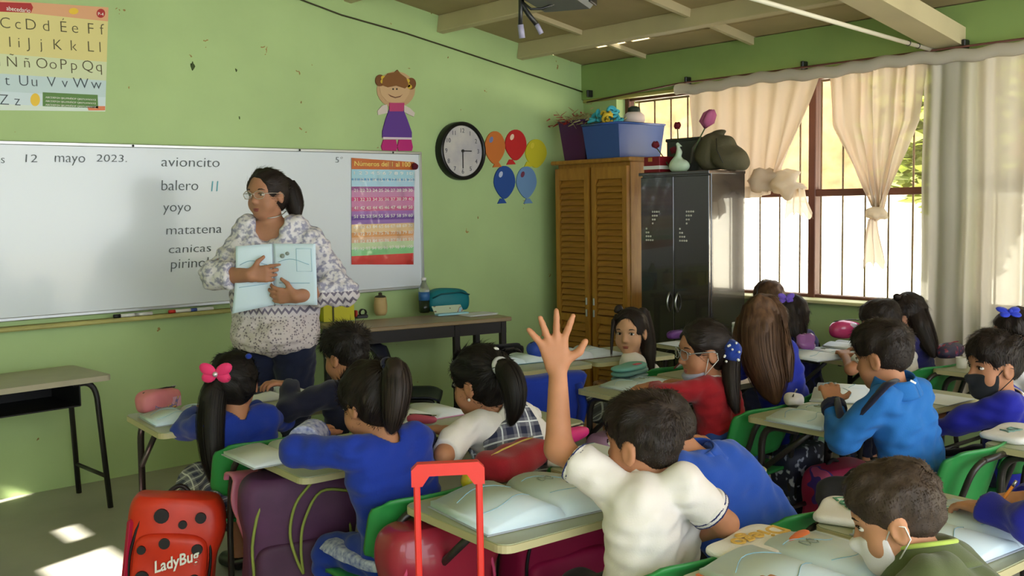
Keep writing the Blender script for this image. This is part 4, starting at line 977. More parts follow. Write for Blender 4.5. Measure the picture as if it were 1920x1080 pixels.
    def face(s, eyes=True, mouth=True, brow=(34, 24, 18), lip=None, look=(0, 0)):
        for sd in (-1, 1):
            if eyes:
                e = s.part('eye', MB().ell((sd*.030, .0655, .0), (.0135, .0105, .0068), 12), M_eye); i = MB().ell((sd*.030+look[0], .0735, look[1]), (.0058, .0032, .0060), 10); i.v = [tuple(s.hp(v)) for v in i.v]; i.build('iris', M_iris, e)
                s.part('eyelash', MB().tube([(sd*.017, .0745, .002), (sd*.024, .0785, .0072), (sd*.032, .0785, .0082), (sd*.043, .071, .0035)], .0013, 5), M_iris)
            s.part('eyebrow', MB().tube([(sd*.014, .0795, .018), (sd*.026, .0800, .0235), (sd*.037, .0755, .0235), (sd*.047, .066, .019)], [.0016, .0026, .0024, .001], 6), mat('brow_%d' % brow[0], brow, rough=.8))
        if mouth:
            mb = MB().ell((0, .0740, -.0615), (.0175, .0075, .0038), 12); mb.ell((0, .0735, -.0685), (.0150, .0080, .0048), 12); s.part('lips', mb, lip or M_lip)
    # ---- hair
    def strands(s, V, Q, n, flow, L, w, lift, seed, jitter=.35, fade=False):
        rnd = np.random.RandomState(seed); N = vnormals(V, Q); sel = rnd.randint(0, len(V), n); p = V[sel]; nn = N[sel]
        d = flow(p); d = d-nn*(d*nn).sum(1)[:, None]; d = d/(np.linalg.norm(d, axis=1)[:, None]+1e-9)
        d = d+rnd.normal(size=d.shape)*jitter*.5; d = d/(np.linalg.norm(d, axis=1)[:, None]+1e-9)
        sd = np.cross(d, nn); sd /= (np.linalg.norm(sd, axis=1)[:, None]+1e-9); ln = (L*rnd.uniform(.5, 1.2, n)*(np.clip(.30+.70*(p[:, 2]+.02)/.07, .30, 1) if fade else 1))[:, None]; lf = (lift*rnd.uniform(.2, 1.2, n))[:, None]
        a0 = p-nn*.002; a1 = p+d*ln*.5+nn*lf*.6*ln; a2 = p+d*ln+nn*lf*ln*.9
        VV = np.concatenate([a0-sd*w, a0+sd*w, a1-sd*w*.8, a1+sd*w*.8, a2-sd*w*.15, a2+sd*w*.15]); i = np.arange(n)
        QQ = np.concatenate([np.stack([i, i+n, i+3*n, i+2*n], 1), np.stack([i+2*n, i+3*n, i+5*n, i+4*n], 1)])
        return VV, QQ
    def cap(s, style, seed=1, thick=.008, fore=0.0):
        t = thick; S = SDF((-.12, -.15, -.13), (.12, .13, .15), .0055)
        if style == 'short':
            S.ell((0, -.009, .031), (.0725, .0885, .0765), k=0); S.ell((0, -.008, .052), (.068+t*.7, .085+t*.7, .056+t), k=.03)
            S.ell((0, .02, .066), (.058+t, .066, .042+t), k=.02); S.ell((0, -.042, -.008), (.054, .046, .056), k=.03)
            S.ell((0, .120, -.040), (.085, .070, .100), k=.008, sub=True); S.cut((0, -.06, -.066), (0, .30, -1), k=.035)
            for sd in (-1, 1): S.ell((sd*.085, .008, -.030), (.024, .026, .038), k=.01, sub=True)
        else:
            S.ell((0, -.009, .031), (.071+t, .087+t, .075+t), k=0)
            S.ell((0, -.040, -.015), (.064+t, .052+t, .070), k=.03)
            S.ell((0, .112, -.045+fore), (.074, .072, .105+fore*.5), k=.012, sub=True); S.cut((0, -.06, -.085), (0, .3, -1), k=.01)
            for sd in (-1, 1): S.ell((sd*.085, .014, -.030), (.024, .026, .036), k=.01, sub=True)
        V, Q = S.polys(); V = relax(V, Q, 1)
        return V, Q
    def add_hair(s, m, style='short', tie=None, masses=(), seed=1, thick=.008, n=2600, L=.022, lift=.35, spike=0.0, jitter=.35, name='hair', fore=0.0):
        V, Q = s.cap(style, seed, thick, fore)
        N = vnormals(V, Q); V = V+N*(.0022*Noise(seed, 120)(V))[:, None]
        if tie is not None: T = A3(tie); flow = lambda p: T-p
        elif style == 'short': flow = lambda p: np.stack([p[:, 0]*1.2, np.where(p[:, 2] > .06, .06+p[:, 1]*.2, (p[:, 1]+.0)*.4), -(.11-p[:, 2])*1.0], 1)
        else: flow = lambda p: np.stack([p[:, 0]*.5, p[:, 1]*.25-.01, -np.ones(len(p))*.09], 1)
        S1 = s.strands(V, Q, n, flow, L, .0011, lift, seed, jitter, style == 'short')
        VV = np.concatenate([V, S1[0]]); QQ = np.concatenate([Q, S1[1]+len(V)])
        VV = s.H+(VV*s.hs)@s.R.T
        for pth, rad, nst, fl in masses:
            a, b = s.mass(pth, rad, nst, fl, seed+7); QQ = np.concatenate([QQ, b+len(VV)]); VV = np.concatenate([VV, a])
        return link(name, raw_mesh(name, VV, QQ), m, s.obj)
    def mass(s, pth, rad, nst, fl, seed):
        # lock of hair along a path (base-relative), flattened across axis fl[0] by fl[1]
        P = [A3(p) for p in pth]; t = np.linspace(0, 1, len(P)); tt = np.linspace(0, 1, 14); C = np.stack([np.interp(tt, t, [p[i] for p in P]) for i in range(3)], 1); R = np.interp(tt, np.linspace(0, 1, len(rad)), rad)
        for _ in range(2): C[1:-1] = .25*C[:-2]+.5*C[1:-1]+.25*C[2:]
        S = SDF(C.min(0)-max(rad)-.01, C.max(0)+max(rad)+.01, .0065)
        for i in range(13): S.cone(C[i], C[i+1], R[i]*.9, R[i+1]*.9, .01, flat=fl)
        V, Q = S.polys(); V = relax(V, Q, 1)
        if len(V): V = V+vnormals(V, Q)*(.003*Noise(seed, 130, stretch=(1, 1, .15))(V))[:, None]
        rnd = np.random.RandomState(seed); nst = int(nst*2.2); th = rnd.uniform(0, 6.283, nst); rr = rnd.uniform(.84, 1.20, nst); l1 = rnd.uniform(.85, 1.06, nst)
        ax = unit(fl[0]) if fl else A3((0, 1, 0)); out = []
        for j, k in enumerate(tt):
            i = min(j, 12); tg = unit(C[i+1]-C[i]); a = unit(ax-tg*(ax@tg)); b = np.cross(tg, a); f = fl[1] if fl else 1
            kk = np.clip(k*l1, 0, 1.06); cc = np.stack([np.interp(kk, tt, C[:, q]) for q in range(3)], 1)+tg*np.maximum(0, kk-1)[:, None]*.1
            off = a*(np.cos(th)*R[j]*f*rr)[:, None]+b*(np.sin(th)*R[j]*rr)[:, None]; side = (-a*np.sin(th)[:, None]+b*np.cos(th)[:, None]); w = .0013*(1 if k < .8 else max(.1, (1-k)/.2))
            out += [cc+off-side*w, cc+off+side*w]
        VV = np.concatenate(out); QQ = []; i = np.arange(nst)
        for j in range(13): a0, a1, b0, b1 = 2*j*nst, (2*j+1)*nst, (2*j+2)*nst, (2*j+3)*nst; QQ.append(np.stack([i+a0, i+a1, i+b1, i+b0], 1))
        QQ = np.concatenate(QQ)
        return np.concatenate([V, VV]), np.concatenate([Q, QQ+len(V)])
    def ring(s, name, c, axis, r, rt, m):
        # scrunchie / hair tie around a lock
        a = unit(axis); u = unit(np.cross(a, UP) if abs(a[2]) < .9 else np.cross(a, A3((1, 0, 0)))); v = np.cross(a, u); c = A3(c)
        MB().tube([c+u*math.cos(t)*r+v*math.sin(t)*r for t in np.linspace(0, 6.283, 17)], rt, 8, cap=False).build(name, m, s.obj)
    def bow(s, c, right, up, size, m, mk=None):
        c, r, u = A3(c), unit(right), unit(up); n = np.cross(r, u); b = None
        for sd in (-1, 1):
            for a, ln in ((.55, 1.0), (-.40, .85)):
                d = unit(r*sd+u*a); e2 = unit(np.cross(n, d)); Rm = Matrix([[d[i], n[i], e2[i]] for i in range(3)])
                MB().ell(c+d*size*.52*ln+n*.004*a, (size*.52*ln, size*.16, size*.34), 12, R=Rm).build('bow_loop', m, s.obj)
        MB().ell(c+n*.01, (size*.16,)*3, 10).build('bow_knot', mk or m, s.obj)
    def glasses(s, m, rx=.024, rz=.017, full=True):
        mb = MB()
        for sd in (-1, 1):
            mb.tube([(sd*.031+rx*math.cos(t), .092-abs(math.cos(t)*.5+sd*.5)*.006*0-(.008 if math.cos(t)*sd > .5 else 0), rz*math.sin(t)-.001) for t in np.linspace(0, 6.283, 19)], .0018, 6, cap=False)
            mb.tube([(sd*(.031+rx), .084, .004), (sd*.072, .05, .005), (sd*.078, -.012, .002), (sd*.078, -.022, -.012)], .0018, 6)
        mb.tube([(-.008, .093, .002), (0, .095, .005), (.008, .093, .002)], .0018, 6); g = s.part('glasses', mb, m)
        for sd in (-1, 1):
            l = MB().lathe([(rx*.96, 0), (rx*.96, .001)], n=18, axis='y'); l.v = [tuple(s.hp((v[0]+sd*.031, v[1]+.090, v[2]*rz/rx-.001))) for v in l.v]; l.build('lens', M_lens, g)
    def mask(s, m, chin=False, loop=None):
        S = SDF((-.08, -.03, -.14), (.08, .13, .03), .0045); dz = -.058 if chin else 0
        S.ell((0, .020, -.040), (.064, .072, .076), k=0); S.ell((0, .050, -.085), (.034, .036, .030), k=.03); S.cone((0, .080, -.022), (0, .095, -.036), .014, .016, .02)
        S.cut((0, 0, -.010+dz), (0, .12, 1), k=.006); S.cut((0, .022, 0), (0, -1, .0), k=.006); S.cut((0, 0, -.118), (0, 0, -1), k=.01)
        V, Q = S.polys(); V = relax(V, Q, 1); V = s.H+(V*s.hs)@s.R.T; mk = link('face_mask', raw_mesh('face_mask', V, Q), m, s.obj)
        for sd in (-1, 1):
            t = MB().tube([(sd*.060, .028, -.028+dz), (sd*.071, .004, .004), (sd*.080, -.020, -.004), (sd*.079, -.022, -.03), (sd*.058, .024, -.080)], .0016, 6); t.v = [tuple(s.hp(v)) for v in t.v]; t.build('ear_loop', loop or m, mk)
    def wrap_ring(s, name, m, a, b, ra, rb, t0, t1, grow, vox=None, flat=None):
        # band of cloth around a limb between fractions t0..t1
        a, b = A3(a), A3(b); u = unit(b-a); L = np.linalg.norm(b-a); r = max(ra, rb)+grow+.01
        S = SDF(np.minimum(a, b)-r, np.maximum(a, b)+r, vox or .004); S.cone(a, b, ra+grow, rb+grow, 0, cuts=[(a+u*L*t1, u), (a+u*L*t0, -u)], flat=flat); return sdf_obj(name, S, m, s.obj)
M_lens = mat('spectacle_lens', (235, 240, 240), rough=.05, trans=1.0, alpha=.18)
def plaid_mat(name, base, light, dark, sc=17.0):
    m = bpy.data.materials.new(name); m.use_nodes = True; N, L = nodes_of(m); b = N['Principled BSDF']; b.inputs['Roughness'].default_value = .85
    tc = N.new('ShaderNodeTexCoord'); mp = N.new('ShaderNodeMapping'); mp.inputs['Rotation'].default_value = (0, 0, math.radians(8)); L.new(tc.outputs['Object'], mp.inputs[0]); sp = N.new('ShaderNodeSeparateXYZ'); L.new(mp.outputs[0], sp.inputs[0])
    def stripes(o, k, th, ph=0.0): return math_node(N, L, 'LESS_THAN', math_node(N, L, 'FRACT', math_node(N, L, 'MULTIPLY_ADD', o, k, ph)), th)
    x, z = sp.outputs['X'], math_node(N, L, 'ADD', sp.outputs['Z'], math_node(N, L, 'MULTIPLY', sp.outputs['Y'], .6))
    s1 = math_node(N, L, 'MULTIPLY', math_node(N, L, 'ADD', stripes(x, sc, .45), stripes(z, sc, .45)), .5)
    r = N.new('ShaderNodeValToRGB'); r.color_ramp.elements[0].color = srgb(base); r.color_ramp.elements[1].color = srgb(dark); L.new(s1, r.inputs[0])
    ln = math_node(N, L, 'MAXIMUM', stripes(x, sc, .09, .3), stripes(z, sc, .09, .3)); mx = N.new('ShaderNodeMix'); mx.data_type = 'RGBA'; L.new(ln, mx.inputs['Factor']); L.new(r.outputs[0], mx.inputs['A']); mx.inputs['B'].default_value = srgb(light); L.new(mx.outputs['Result'], b.inputs['Base Color']); MATS[name] = m; return m
M_plaid = plaid_mat('navy_plaid', (120, 122, 134), (214, 220, 224), (30, 36, 66)); M_plaid2 = plaid_mat('grey_plaid_skirt', (150, 148, 156), (222, 220, 222), (60, 62, 92), 26)
# ================================================================== school desks and chairs
DZ = .607; DW, DD = .50, .45
M_dt = mat('grey_green_laminate', (160, 166, 134), rough=.35, spec=.45, var=.05, vscale=5); M_de = mat('cream_desk_edge', (186, 178, 136), rough=.45); M_tube = mat('dark_brown_tube', (40, 36, 33), rough=.35, spec=.5)
def rrect(w, d, r, n=5):
    out = []
    for cx, cy, a0 in ((w/2-r, d/2-r, 0), (-w/2+r, d/2-r, 90), (-w/2+r, -d/2+r, 180), (w/2-r, -d/2+r, 270)):
        for i in range(n+1): a = math.radians(a0+90*i/n); out.append((cx+r*math.cos(a), cy+r*math.sin(a)))
    return out
def make_desk(tube=M_tube):
    t = thing('school_desk', 'x', 'desk', group='school desks')
    MB().prism(rrect(DW, DD, .035), DZ-.022, DZ-.003, 'xy').build('edge', M_de, t); MB().prism(rrect(DW-.006, DD-.006, .033), DZ-.004, DZ, 'xy').build('tabletop', M_dt, t)
    for sx in (-1, 1):
        x = sx*.205
        MB().tube([(x, .02, DZ-.032)]+arc((x, .10, DZ-.032), (x, .175, DZ-.032), (x, .18, DZ-.11))+[(x, .195, .016)], .0135, 8).build('leg', tube, t)
        MB().tube([(x, -.03, DZ-.032), (x, .185, .40)], .011, 8).build('brace', tube, t)
        MB().tube([(x, .20, .014), (x, -.17, .014)], .013, 8).build('foot_rail', tube, t)
    MB().tube([(-.205, .19, .22), (.205, .19, .22)], .010, 8).build('cross_bar', tube, t)
    MB().box((0, -.10, DZ-.034), (.36, .02, .016)).build('support_rail', tube, t)
    return t
desk0 = make_desk(); used = [0]
def desk(nl, yaw_deg, label):
    a = math.radians(yaw_deg); c = A3((nl[0], nl[1]))+A3((DW/2*math.cos(a)-DD/2*math.sin(a), DW/2*math.sin(a)+DD/2*math.cos(a)))
    if used[0] == 0:
        used[0] = 1; desk0.location = (c[0], c[1], 0); desk0.rotation_euler = (0, 0, a); desk0['label'] = label; return desk0
    return dup(desk0, (c[0], c[1], 0), a, label)
M_gp = mat('green_chair_plastic', (44, 134, 66), rough=.4, spec=.4); M_gp2 = M_gp
def make_chair(m, tube, name='school_chair', cat='chair', group='green school chairs'):
    t = thing(name, 'x', cat, group=group)
    def back(u, v, off=0.0):
        # rounded rectangle shell wrapped around the sitter
        x = -1+2*u; z = -1+2*v; ex = .183; ez = .100
        px = ex*x*math.sqrt(max(0, 1-.30*z**6*abs(x)**3)); pz = .515+ez*z*math.sqrt(max(0, 1-.35*abs(x)**6*z*z))
        return (px, -.185-.03*z+.055*x*x-.012*(1 if v > .97 else 0)-off, pz)
    mb = MB(); mb.grid(lambda u, v: back(u, v), 15, 11); mb.grid(lambda u, v: back(u, v, .012), 15, 11)
    n = 15; o = n*11
    ring = [i for i in range(n)]+[j*n+n-1 for j in range(1, 11)]+[10*n+i for i in range(n-2, -1, -1)]+[j*n for j in range(9, 0, -1)]
    for a, b in zip(ring, ring[1:]+ring[:1]): mb.f.append((a, b, b+o, a+o)); mb.smooth.append(True)
    mb.build('backrest', m, t)
    def seat(u, v, off=0.0): x = -1+2*u; y = -1+2*v; return (.175*x*math.sqrt(max(0, 1-.3*y**6*abs(x)**3)), .005+.17*y, .332+.012*x*x-.025*max(0, y-.5)**2*4+.02*max(0, -y-.6)-off)
    mb = MB(); mb.grid(lambda u, v: seat(u, v), 13, 13); mb.grid(lambda u, v: seat(u, v, .012), 13, 13); n = 13; o = 169
    ring = [i for i in range(n)]+[j*n+n-1 for j in range(1, 13)]+[12*n+i for i in range(n-2, -1, -1)]+[j*n for j in range(11, 0, -1)]
    for a, b in zip(ring, ring[1:]+ring[:1]): mb.f.append((a, b, b+o, a+o)); mb.smooth.append(True)
    mb.build('seat', m, t)
    for s in (-1, 1):
        x = s*.14
        MB().tube([(x*1.1, -.20, .012), (x, -.17, .30), (x, -.19, .45)]+arc((x, -.215, .52), (x, -.235, .575), (x*.6, -.240, .585), 5), .011, 8).build('back_post', tube, t)
        MB().tube([(x*1.1, .16, .012), (x, .145, .27)]+arc((x, .14, .30), (x, .13, .318), (x, .09, .316), 4)+[(x, -.15, .312)], .011, 8).build('leg', tube, t)
        MB().ell((x*.8, -.232, .57), (.006, .006, .006), 8).build('screw', M_chrome, t)
    MB().tube([(-.09, -.240, .585), (.09, -.240, .585)], .011, 8).build('back_rail', tube, t); MB().tube([(-.145, -.18, .20), (.145, -.18, .20)], .009, 8).build('stretcher', tube, t)
    return t
chair0 = make_chair(M_gp, M_tube); cused = [0]
def chair(x, y, yaw_deg, label):
    a = math.radians(yaw_deg)
    if cused[0] == 0: cused[0] = 1; chair0.location = (x, y, 0); chair0.rotation_euler = (0, 0, a); chair0['label'] = label; return chair0
    return dup(chair0, (x, y, 0), a, label)
# --- desks (near-left corner, turn)
desk((1.390, 3.528), -5, 'school desk with pink pencil case, front row beside the girl with the pink bow')
desk((1.905, 3.520), -2, 'front-row school desk of the boy in the dark sweater near the teacher')
desk((3.105, 3.62), -12, 'front-row school desk with a blue pouch, nearest the teacher table')
desk((3.62, 3.52), -12, 'front-row school desk with an open book beside the girl in the white blouse')
desk((4.32, 3.34), -4, 'school desk in front of the black cabinet with purple case and white paper')
desk((1.456, 2.632), -3.3, 'school desk of the girl in the blue tracksuit with ponytail')
desk((2.11, 2.62), -3, 'school desk of the girl in the plaid pinafore')
desk((3.020, 2.650), -3, 'school desk with a teal pouch beside the girl in the red sweater')
desk((3.535, 2.650), -3, 'school desk in front of the girl with very long brown hair')
desk((4.47, 2.64), -12, 'school desk below the window with open books and a shiny pink case')
desk((1.493, 1.764), -3.5, 'school desk with a large open book beside the boy with the raised hand')
desk((2.03, 1.770), -3, 'school desk of the hunched child in the blue sweater')
desk((3.061, 1.800), -3.5, 'school desk of the boy in the bright blue jacket')
desk((4.54, 1.82), -2, 'school desk with a dark floral case near the long curtains')
desk((1.60, .915), -3, 'nearest school desk with a white pouch lettered in gold')
desk((2.12, .915), -3, 'school desk in the front corner with a white pouch lettered in green')
desk((3.245, 1.00), -2, 'school desk with a lettered white bag at the right edge of the picture')
# chrome-legged small table desk of the boy with the black mask
dm = make_desk(M_chrome); dm.location = (3.82, 2.03, 0); dm.rotation_euler = (0, 0, math.radians(-3)); dm['label'] = 'school desk with chrome legs in front of the boy with the black mask'
# --- chairs
chair(1.64, 3.36, -4, 'green school chair under the girl with the pink bow')
chair(2.17, 3.36, -2, 'green school chair under the boy in the dark sweater')
chair(2.98, 3.40, -14, 'green school chair with a blue sweater draped over its back')
chair(3.83, 3.36, -10, 'green school chair under the girl in the white blouse looking back')
chair(1.66, 2.44, -3, 'green school chair under the girl in the blue tracksuit')
chair(2.30, 2.42, -3, 'green school chair under the girl in the plaid pinafore')
chair(3.31, 2.47, -3, 'green school chair under the girl in the red sweater')
chair(3.80, 2.50, -3, 'green school chair under the girl with very long brown hair')
chair(4.70, 2.46, -12, 'green school chair under the child in white below the window')
chair(1.80, 1.60, -3, 'green school chair under the boy with the raised hand')
chair(2.30, 1.62, -3, 'green school chair under the hunched child in the blue sweater')
chair(3.24, 1.62, -3, 'green school chair under the boy in the bright blue jacket')
chair(3.78, 1.66, 2, 'green school chair under the boy with the black mask')
chair(4.72, 1.64, 0, 'green school chair under the girl with the blue hair bow at the right edge')
chair(1.72, .66, 0, 'green school chair under the boy in the olive green fleece')
chair(2.44, .66, 0, 'green school chair under the child writing with an orange pencil')
chair(3.45, .70, 0, 'green school chair behind the desk at the right edge of the picture')
bch = make_chair(mat('black_chair_plastic', (40, 40, 44), rough=.4), M_black, 'black_chair', 'chair', None)
bch['label'] = 'black plastic chair pushed under the teacher table'; q = at_z(925, 645, .60); bch.location = (q[0]+.02, q[1]+.10, 0); bch.rotation_euler = (0, 0, math.radians(-20))
dch = make_chair(mat('dark_purple_plastic', (52, 38, 56), rough=.45), M_black, 'dark_chair', 'chair', None)
dch['label'] = 'dark framed chair below the window behind the desks'; q = at_z(1500, 632, .60); dch.location = (q[0]-.05, q[1]+.15, 0); dch.rotation_euler = (0, 0, math.radians(-10))
nch = make_chair(mat('navy_chair_plastic', (34, 38, 60), rough=.4), M_black, 'navy_chair', 'chair', None)
nch['label'] = 'navy plastic chair standing beside the boy in the dark sweater'; q = at_z(770, 735, .34); nch.location = (q[0], q[1], 0); nch.rotation_euler = (0, 0, math.radians(-131))
# --- the empty desk by the wall at the left
ed = thing('empty_desk', 'empty school desk with open black book tray against the green wall at the left', 'desk', (1.35, 5.00, 0), math.radians(4))
MB().prism(rrect(.62, .46, .03), .615, .640, 'xy').build('tabletop', mat('pale_grey_laminate', (170, 164, 140), rough=.4, var=.05), ed)
M_tray = mat('black_steel_tray', (26, 26, 26), rough=.5)
MB().box((-.03, .0, .505), (.42, .34, .006)).box((-.03, .17, .555), (.42, .006, .10)).box((-.24, 0, .555), (.006, .34, .10)).box((.18, 0, .555), (.006, .34, .10)).build('book_tray', M_tray, ed)
for sx in (-1, 1):
    for sy in (-1, 1):
        MB().tube([(sx*.16, sy*.15, .605)]+arc((sx*.21, sy*.15, .605), (sx*.255, sy*.155, .60), (sx*.262, sy*.16, .53), 5)+[(sx*.29, sy*.185, .0)], .0135, 8).build('leg', M_black, ed)
    MB().tube([(sx*.283, -.175, .15), (sx*.283, .175, .15)], .010, 8).build('cross_bar', M_tube, ed)
# ================================================================== the people
ARM = ('torso', 'uarm-1', 'uarm1', 'farm-1', 'farm1')
DESK = DZ+.022
def sitter(label, base, head, hyaw, pitch=10, body_yaw=90, hipz=.405, **q):
    return Person(label, base, body_yaw, head, hyaw, pitch, hipz=hipz, **q)
# ---- girl with pink bow
p = sitter('girl with a pink bow and very long ponytail in a blue sweater and plaid skirt', (1.63, 3.37), D(440, 717, 3.66), 62, 12, hs=1.02)
p.set_arm(-1, A3((1.58, 3.66, DESK+.004)), (-.8, -.3, -.4)); p.set_arm(1, A3((1.80, 3.62, DESK+.004)), (.8, -.3, -.4)); p.legs(); p.body()
p.top('sweater', C_BLUE, hem=-.04); p.skirt('plaid_skirt', M_plaid2); p.shoes(); p.face()
tie = D(412, 702, 3.60)-p.base
p.add_hair(HAIR['black'], 'long', tie=p.R.T@(tie-p.H), masses=[([tie, D(398, 740, 3.56)-p.base, D(393, 800, 3.53)-p.base, D(398, 860, 3.52)-p.base, D(402, 905, 3.53)-p.base], [.026, .042, .045, .038, .018], 260, (dirh(49), .6))], n=2600, L=.04, lift=.08, jitter=.15)
p.bow(D(405, 701, 3.55)-p.base, _r, UP, .062, cloth('hot_pink_ribbon', (226, 54, 110), rough=.5), mat('rhinestone', (225, 215, 225), rough=.15, metal=.6))
S_ = D(466, 668, 3.60)-p.base; MB().ell(S_, (.012, .012, .010), 10).build('hair_clip', C_BLUE, p.obj)
# ---- boy in dark sweater
p = sitter('boy with spiky black hair in a dark navy sweater, seated near the teacher', (2.16, 3.44), D(648, 666, 3.97), 105, 8)
p.set_arm(-1, D(545, 722, 3.93), (-.4, -1, -.5), fdir=(-.8, .3, .2), hand=dict(curl=.6)); p.set_arm(1, A3((2.24, 3.66, DESK+.004)), (1, -.3, -.4)); p.legs(); p.body(); p.top('sweater', C_NAVY, hem=-.04); p.pants('trousers', C_GREY); p.shoes(); p.face()
p.add_hair(HAIR['black'], 'short', thick=.014, n=3200, L=.026, lift=.75, jitter=.7, seed=2)
# ---- girl in blue tracksuit
p = sitter('girl with a dark ponytail in a blue tracksuit with white trim, leaning on her desk', (1.66, 2.40), D(693, 752, 2.93), 99, 20, hs=1.03)
p.set_arm(-1, D(590, 812, 3.06), (-1, -.5, -.1), hand=dict(curl=.7)); p.set_arm(1, A3((1.84, 2.70, DESK+.004)), (1, -.4, -.2)); p.legs(drop=.07); p.body(); p.top('track_jacket', C_BLUE, hem=-.05, grow=.016, cuffs=-.015); p.pants('track_trousers', C_BLUE, grow=.014); p.shoes(); p.face()
a, e, w, fd, pn = p.arm[-1]; p.wrap_ring('white_trim', C_LACE, e, w, .028, .020, .40, .99, .0265)
for sd in (-1,):
    h, kn = [(q[1], q[2]) for q in p.prims if q[0] == 'thigh%d' % sd][0]; u = unit(kn-h); n_ = unit(-p.r*1.0+UP*-.1)
    S = SDF(np.minimum(h, kn)-.10, np.maximum(h, kn)+.10, .005); off = n_*.022
    S.cone(h+off, kn+off, .062*.93+.013, .046+.013, 0, cuts=[(h+UP*.004, UP), (h-UP*.030, -UP), (kn-u*.03, u), (h+n_*.03, -n_)]); sdf_obj('leg_stripe', S, C_LACE, p.obj)
tie = D(728, 690, 2.86)-p.base
p.add_hair(HAIR['dark'], 'long', tie=p.R.T@(tie-p.H), masses=[([tie, D(742, 690, 2.83)-p.base, D(744, 730, 2.80)-p.base, D(738, 775, 2.80)-p.base, D(733, 812, 2.82)-p.base], [.022, .034, .040, .032, .010], 240, (dirh(49), .7))], n=2600, L=.04, lift=.1, jitter=.2, seed=3)
p.ring('hair_tie', tie+unit(tie-p.H)*.012, tie-p.H, .022, .007, C_NAVY)
# ---- girl in plaid pinafore
p = sitter('girl in a white blouse and navy plaid pinafore with a ponytail', (2.27, 2.40), D(900, 714, 3.26), 107, 10, hs=1.06, body_yaw=92)
p.set_arm(-1, D(838, 808, 3.18), (-1, -.4, -.3), fdir=(-.2, 1, 0)); p.set_arm(1, A3((2.42, 2.70, DESK+.004)), (1, -.5, -.2)); p.legs(); p.body()
p.garment('blouse', C_WHITE, ('torso', 'uarm-1', 'uarm1'), .014, hem=-.03, short=.92)
P_ = [q for q in p.prims if q[0] == 'torso']; S = p.field(P_, .03)
for t, a, b, ra, rb, kk, q in P_: S.cone(a, b, ra+.029, rb+.029, .03, cuts=[(p.nb-p.axis*.012, p.axis)], **q)
for sd in (-1, 1): S.cone(p.sh[sd]+p.sr*sd*.030+p.axis*.06, p.sh[sd]+p.sr*sd*.022-p.axis*.22, .036, .030, .004, sub=True); S.cut(p.shc+p.sr*sd*.104, p.sr*sd+p.axis*.10)
S.cone(p.nb+p.axis*.01, p.nb+p.axis*.09, .050, .07, .01, sub=True); sdf_obj('pinafore', S, M_plaid, p.obj, wr=[(.003, 38, (1, 1, 1))])
S = SDF(p.nb-.12, p.nb+.12, .005); S.cone(p.nb-p.axis*.012, p.nb+p.axis*.012, .075, .052, 0, cuts=[(p.nb+p.axis*.014, p.axis)]); S.cone(p.nb-p.axis*.05, p.nb+p.axis*.06, .046, .046, 0, sub=True); sdf_obj('collar', S, C_WHITE, p.obj)
p.skirt('plaid_skirt', M_plaid); p.shoes(); p.face()
tie = D(938, 690, 3.17)-p.base
p.add_hair(HAIR['black'], 'long', tie=p.R.T@(tie-p.H), masses=[([tie, D(952, 692, 3.13)-p.base, D(964, 725, 3.10)-p.base, D(966, 765, 3.10)-p.base, D(956, 796, 3.12)-p.base], [.024, .034, .037, .028, .010], 220, (dirh(49), .8))], n=2600, L=.04, lift=.08, jitter=.15, seed=4)
p.ring('scrunchie', tie+unit(tie-p.H)*.008, tie-p.H, .026, .010, mat('silver_scrunchie', (196, 200, 206), rough=.3, metal=.3)); MB().ell(D(929, 655, 3.22)-p.base, (.010, .014, .008), 8).build('hair_clip', M_white, p.obj)
MB().ell(p.hp((-.078, -.004, -.046)), (.005, .005, .005), 8).build('earring', mat('pearl', (220, 214, 206), rough=.2), p.obj)
# ---- boy with raised hand
p = sitter('boy in a white polo shirt raising his left hand high', (1.80, 1.58), D(1206, 830, 2.46), 99, 4, hs=1.04, body_yaw=100, sh_yaw=108, voxel=.005, hipz=.42, girth=1.14, ndrop=-.016)
p.sh[-1] = D(1142, 912, 2.42)-p.base
p.set_arm(-1, D(1046, 692, 2.52), D(1000, 850, 2.5)-D(1090, 800, 2.45), fdir=D(1030, 600, 2.5)-D(1046, 690, 2.52), palm=dirh(49), lens=(.158, .195), hand=dict(spread=.36, curl=.04, size=1.12, thumb=1.0), rad=(.034, .031, .033, .022))
p.sh[1] = D(1284, 910, 2.37)-p.base
p.set_arm(1, D(1290, 1010, 2.55), D(1430, 950, 2.3)-D(1290, 902, 2.37), lens=(.150, .165), rad=(.036, .031, .029, .02)); p.legs(); p.body()
polo = p.garment('polo_shirt', cloth('white_pique', (226, 220, 216)), ('torso', 'uarm-1', 'uarm1'), .016, hem=-.06, short=.62, wr=.0045, vox=.005)
M_navyline = cloth('navy_line', (44, 48, 96))
for sd in (-1, 1):
    a, e, w, fd, pn = p.arm[sd]; ra, rb = (.034, .031) if sd < 0 else (.036, .031)
    for t0, t1 in ((.60, .655),): p.wrap_ring('sleeve_cuff', C_WHITE, a, e, ra, rb, t0-.10, t1+.02, .0195)
    for t0, t1 in ((.555, .59), (.63, .665)): p.wrap_ring('cuff_stripe', M_navyline, a, e, ra, rb, t0, t1, .0215, vox=.0035)
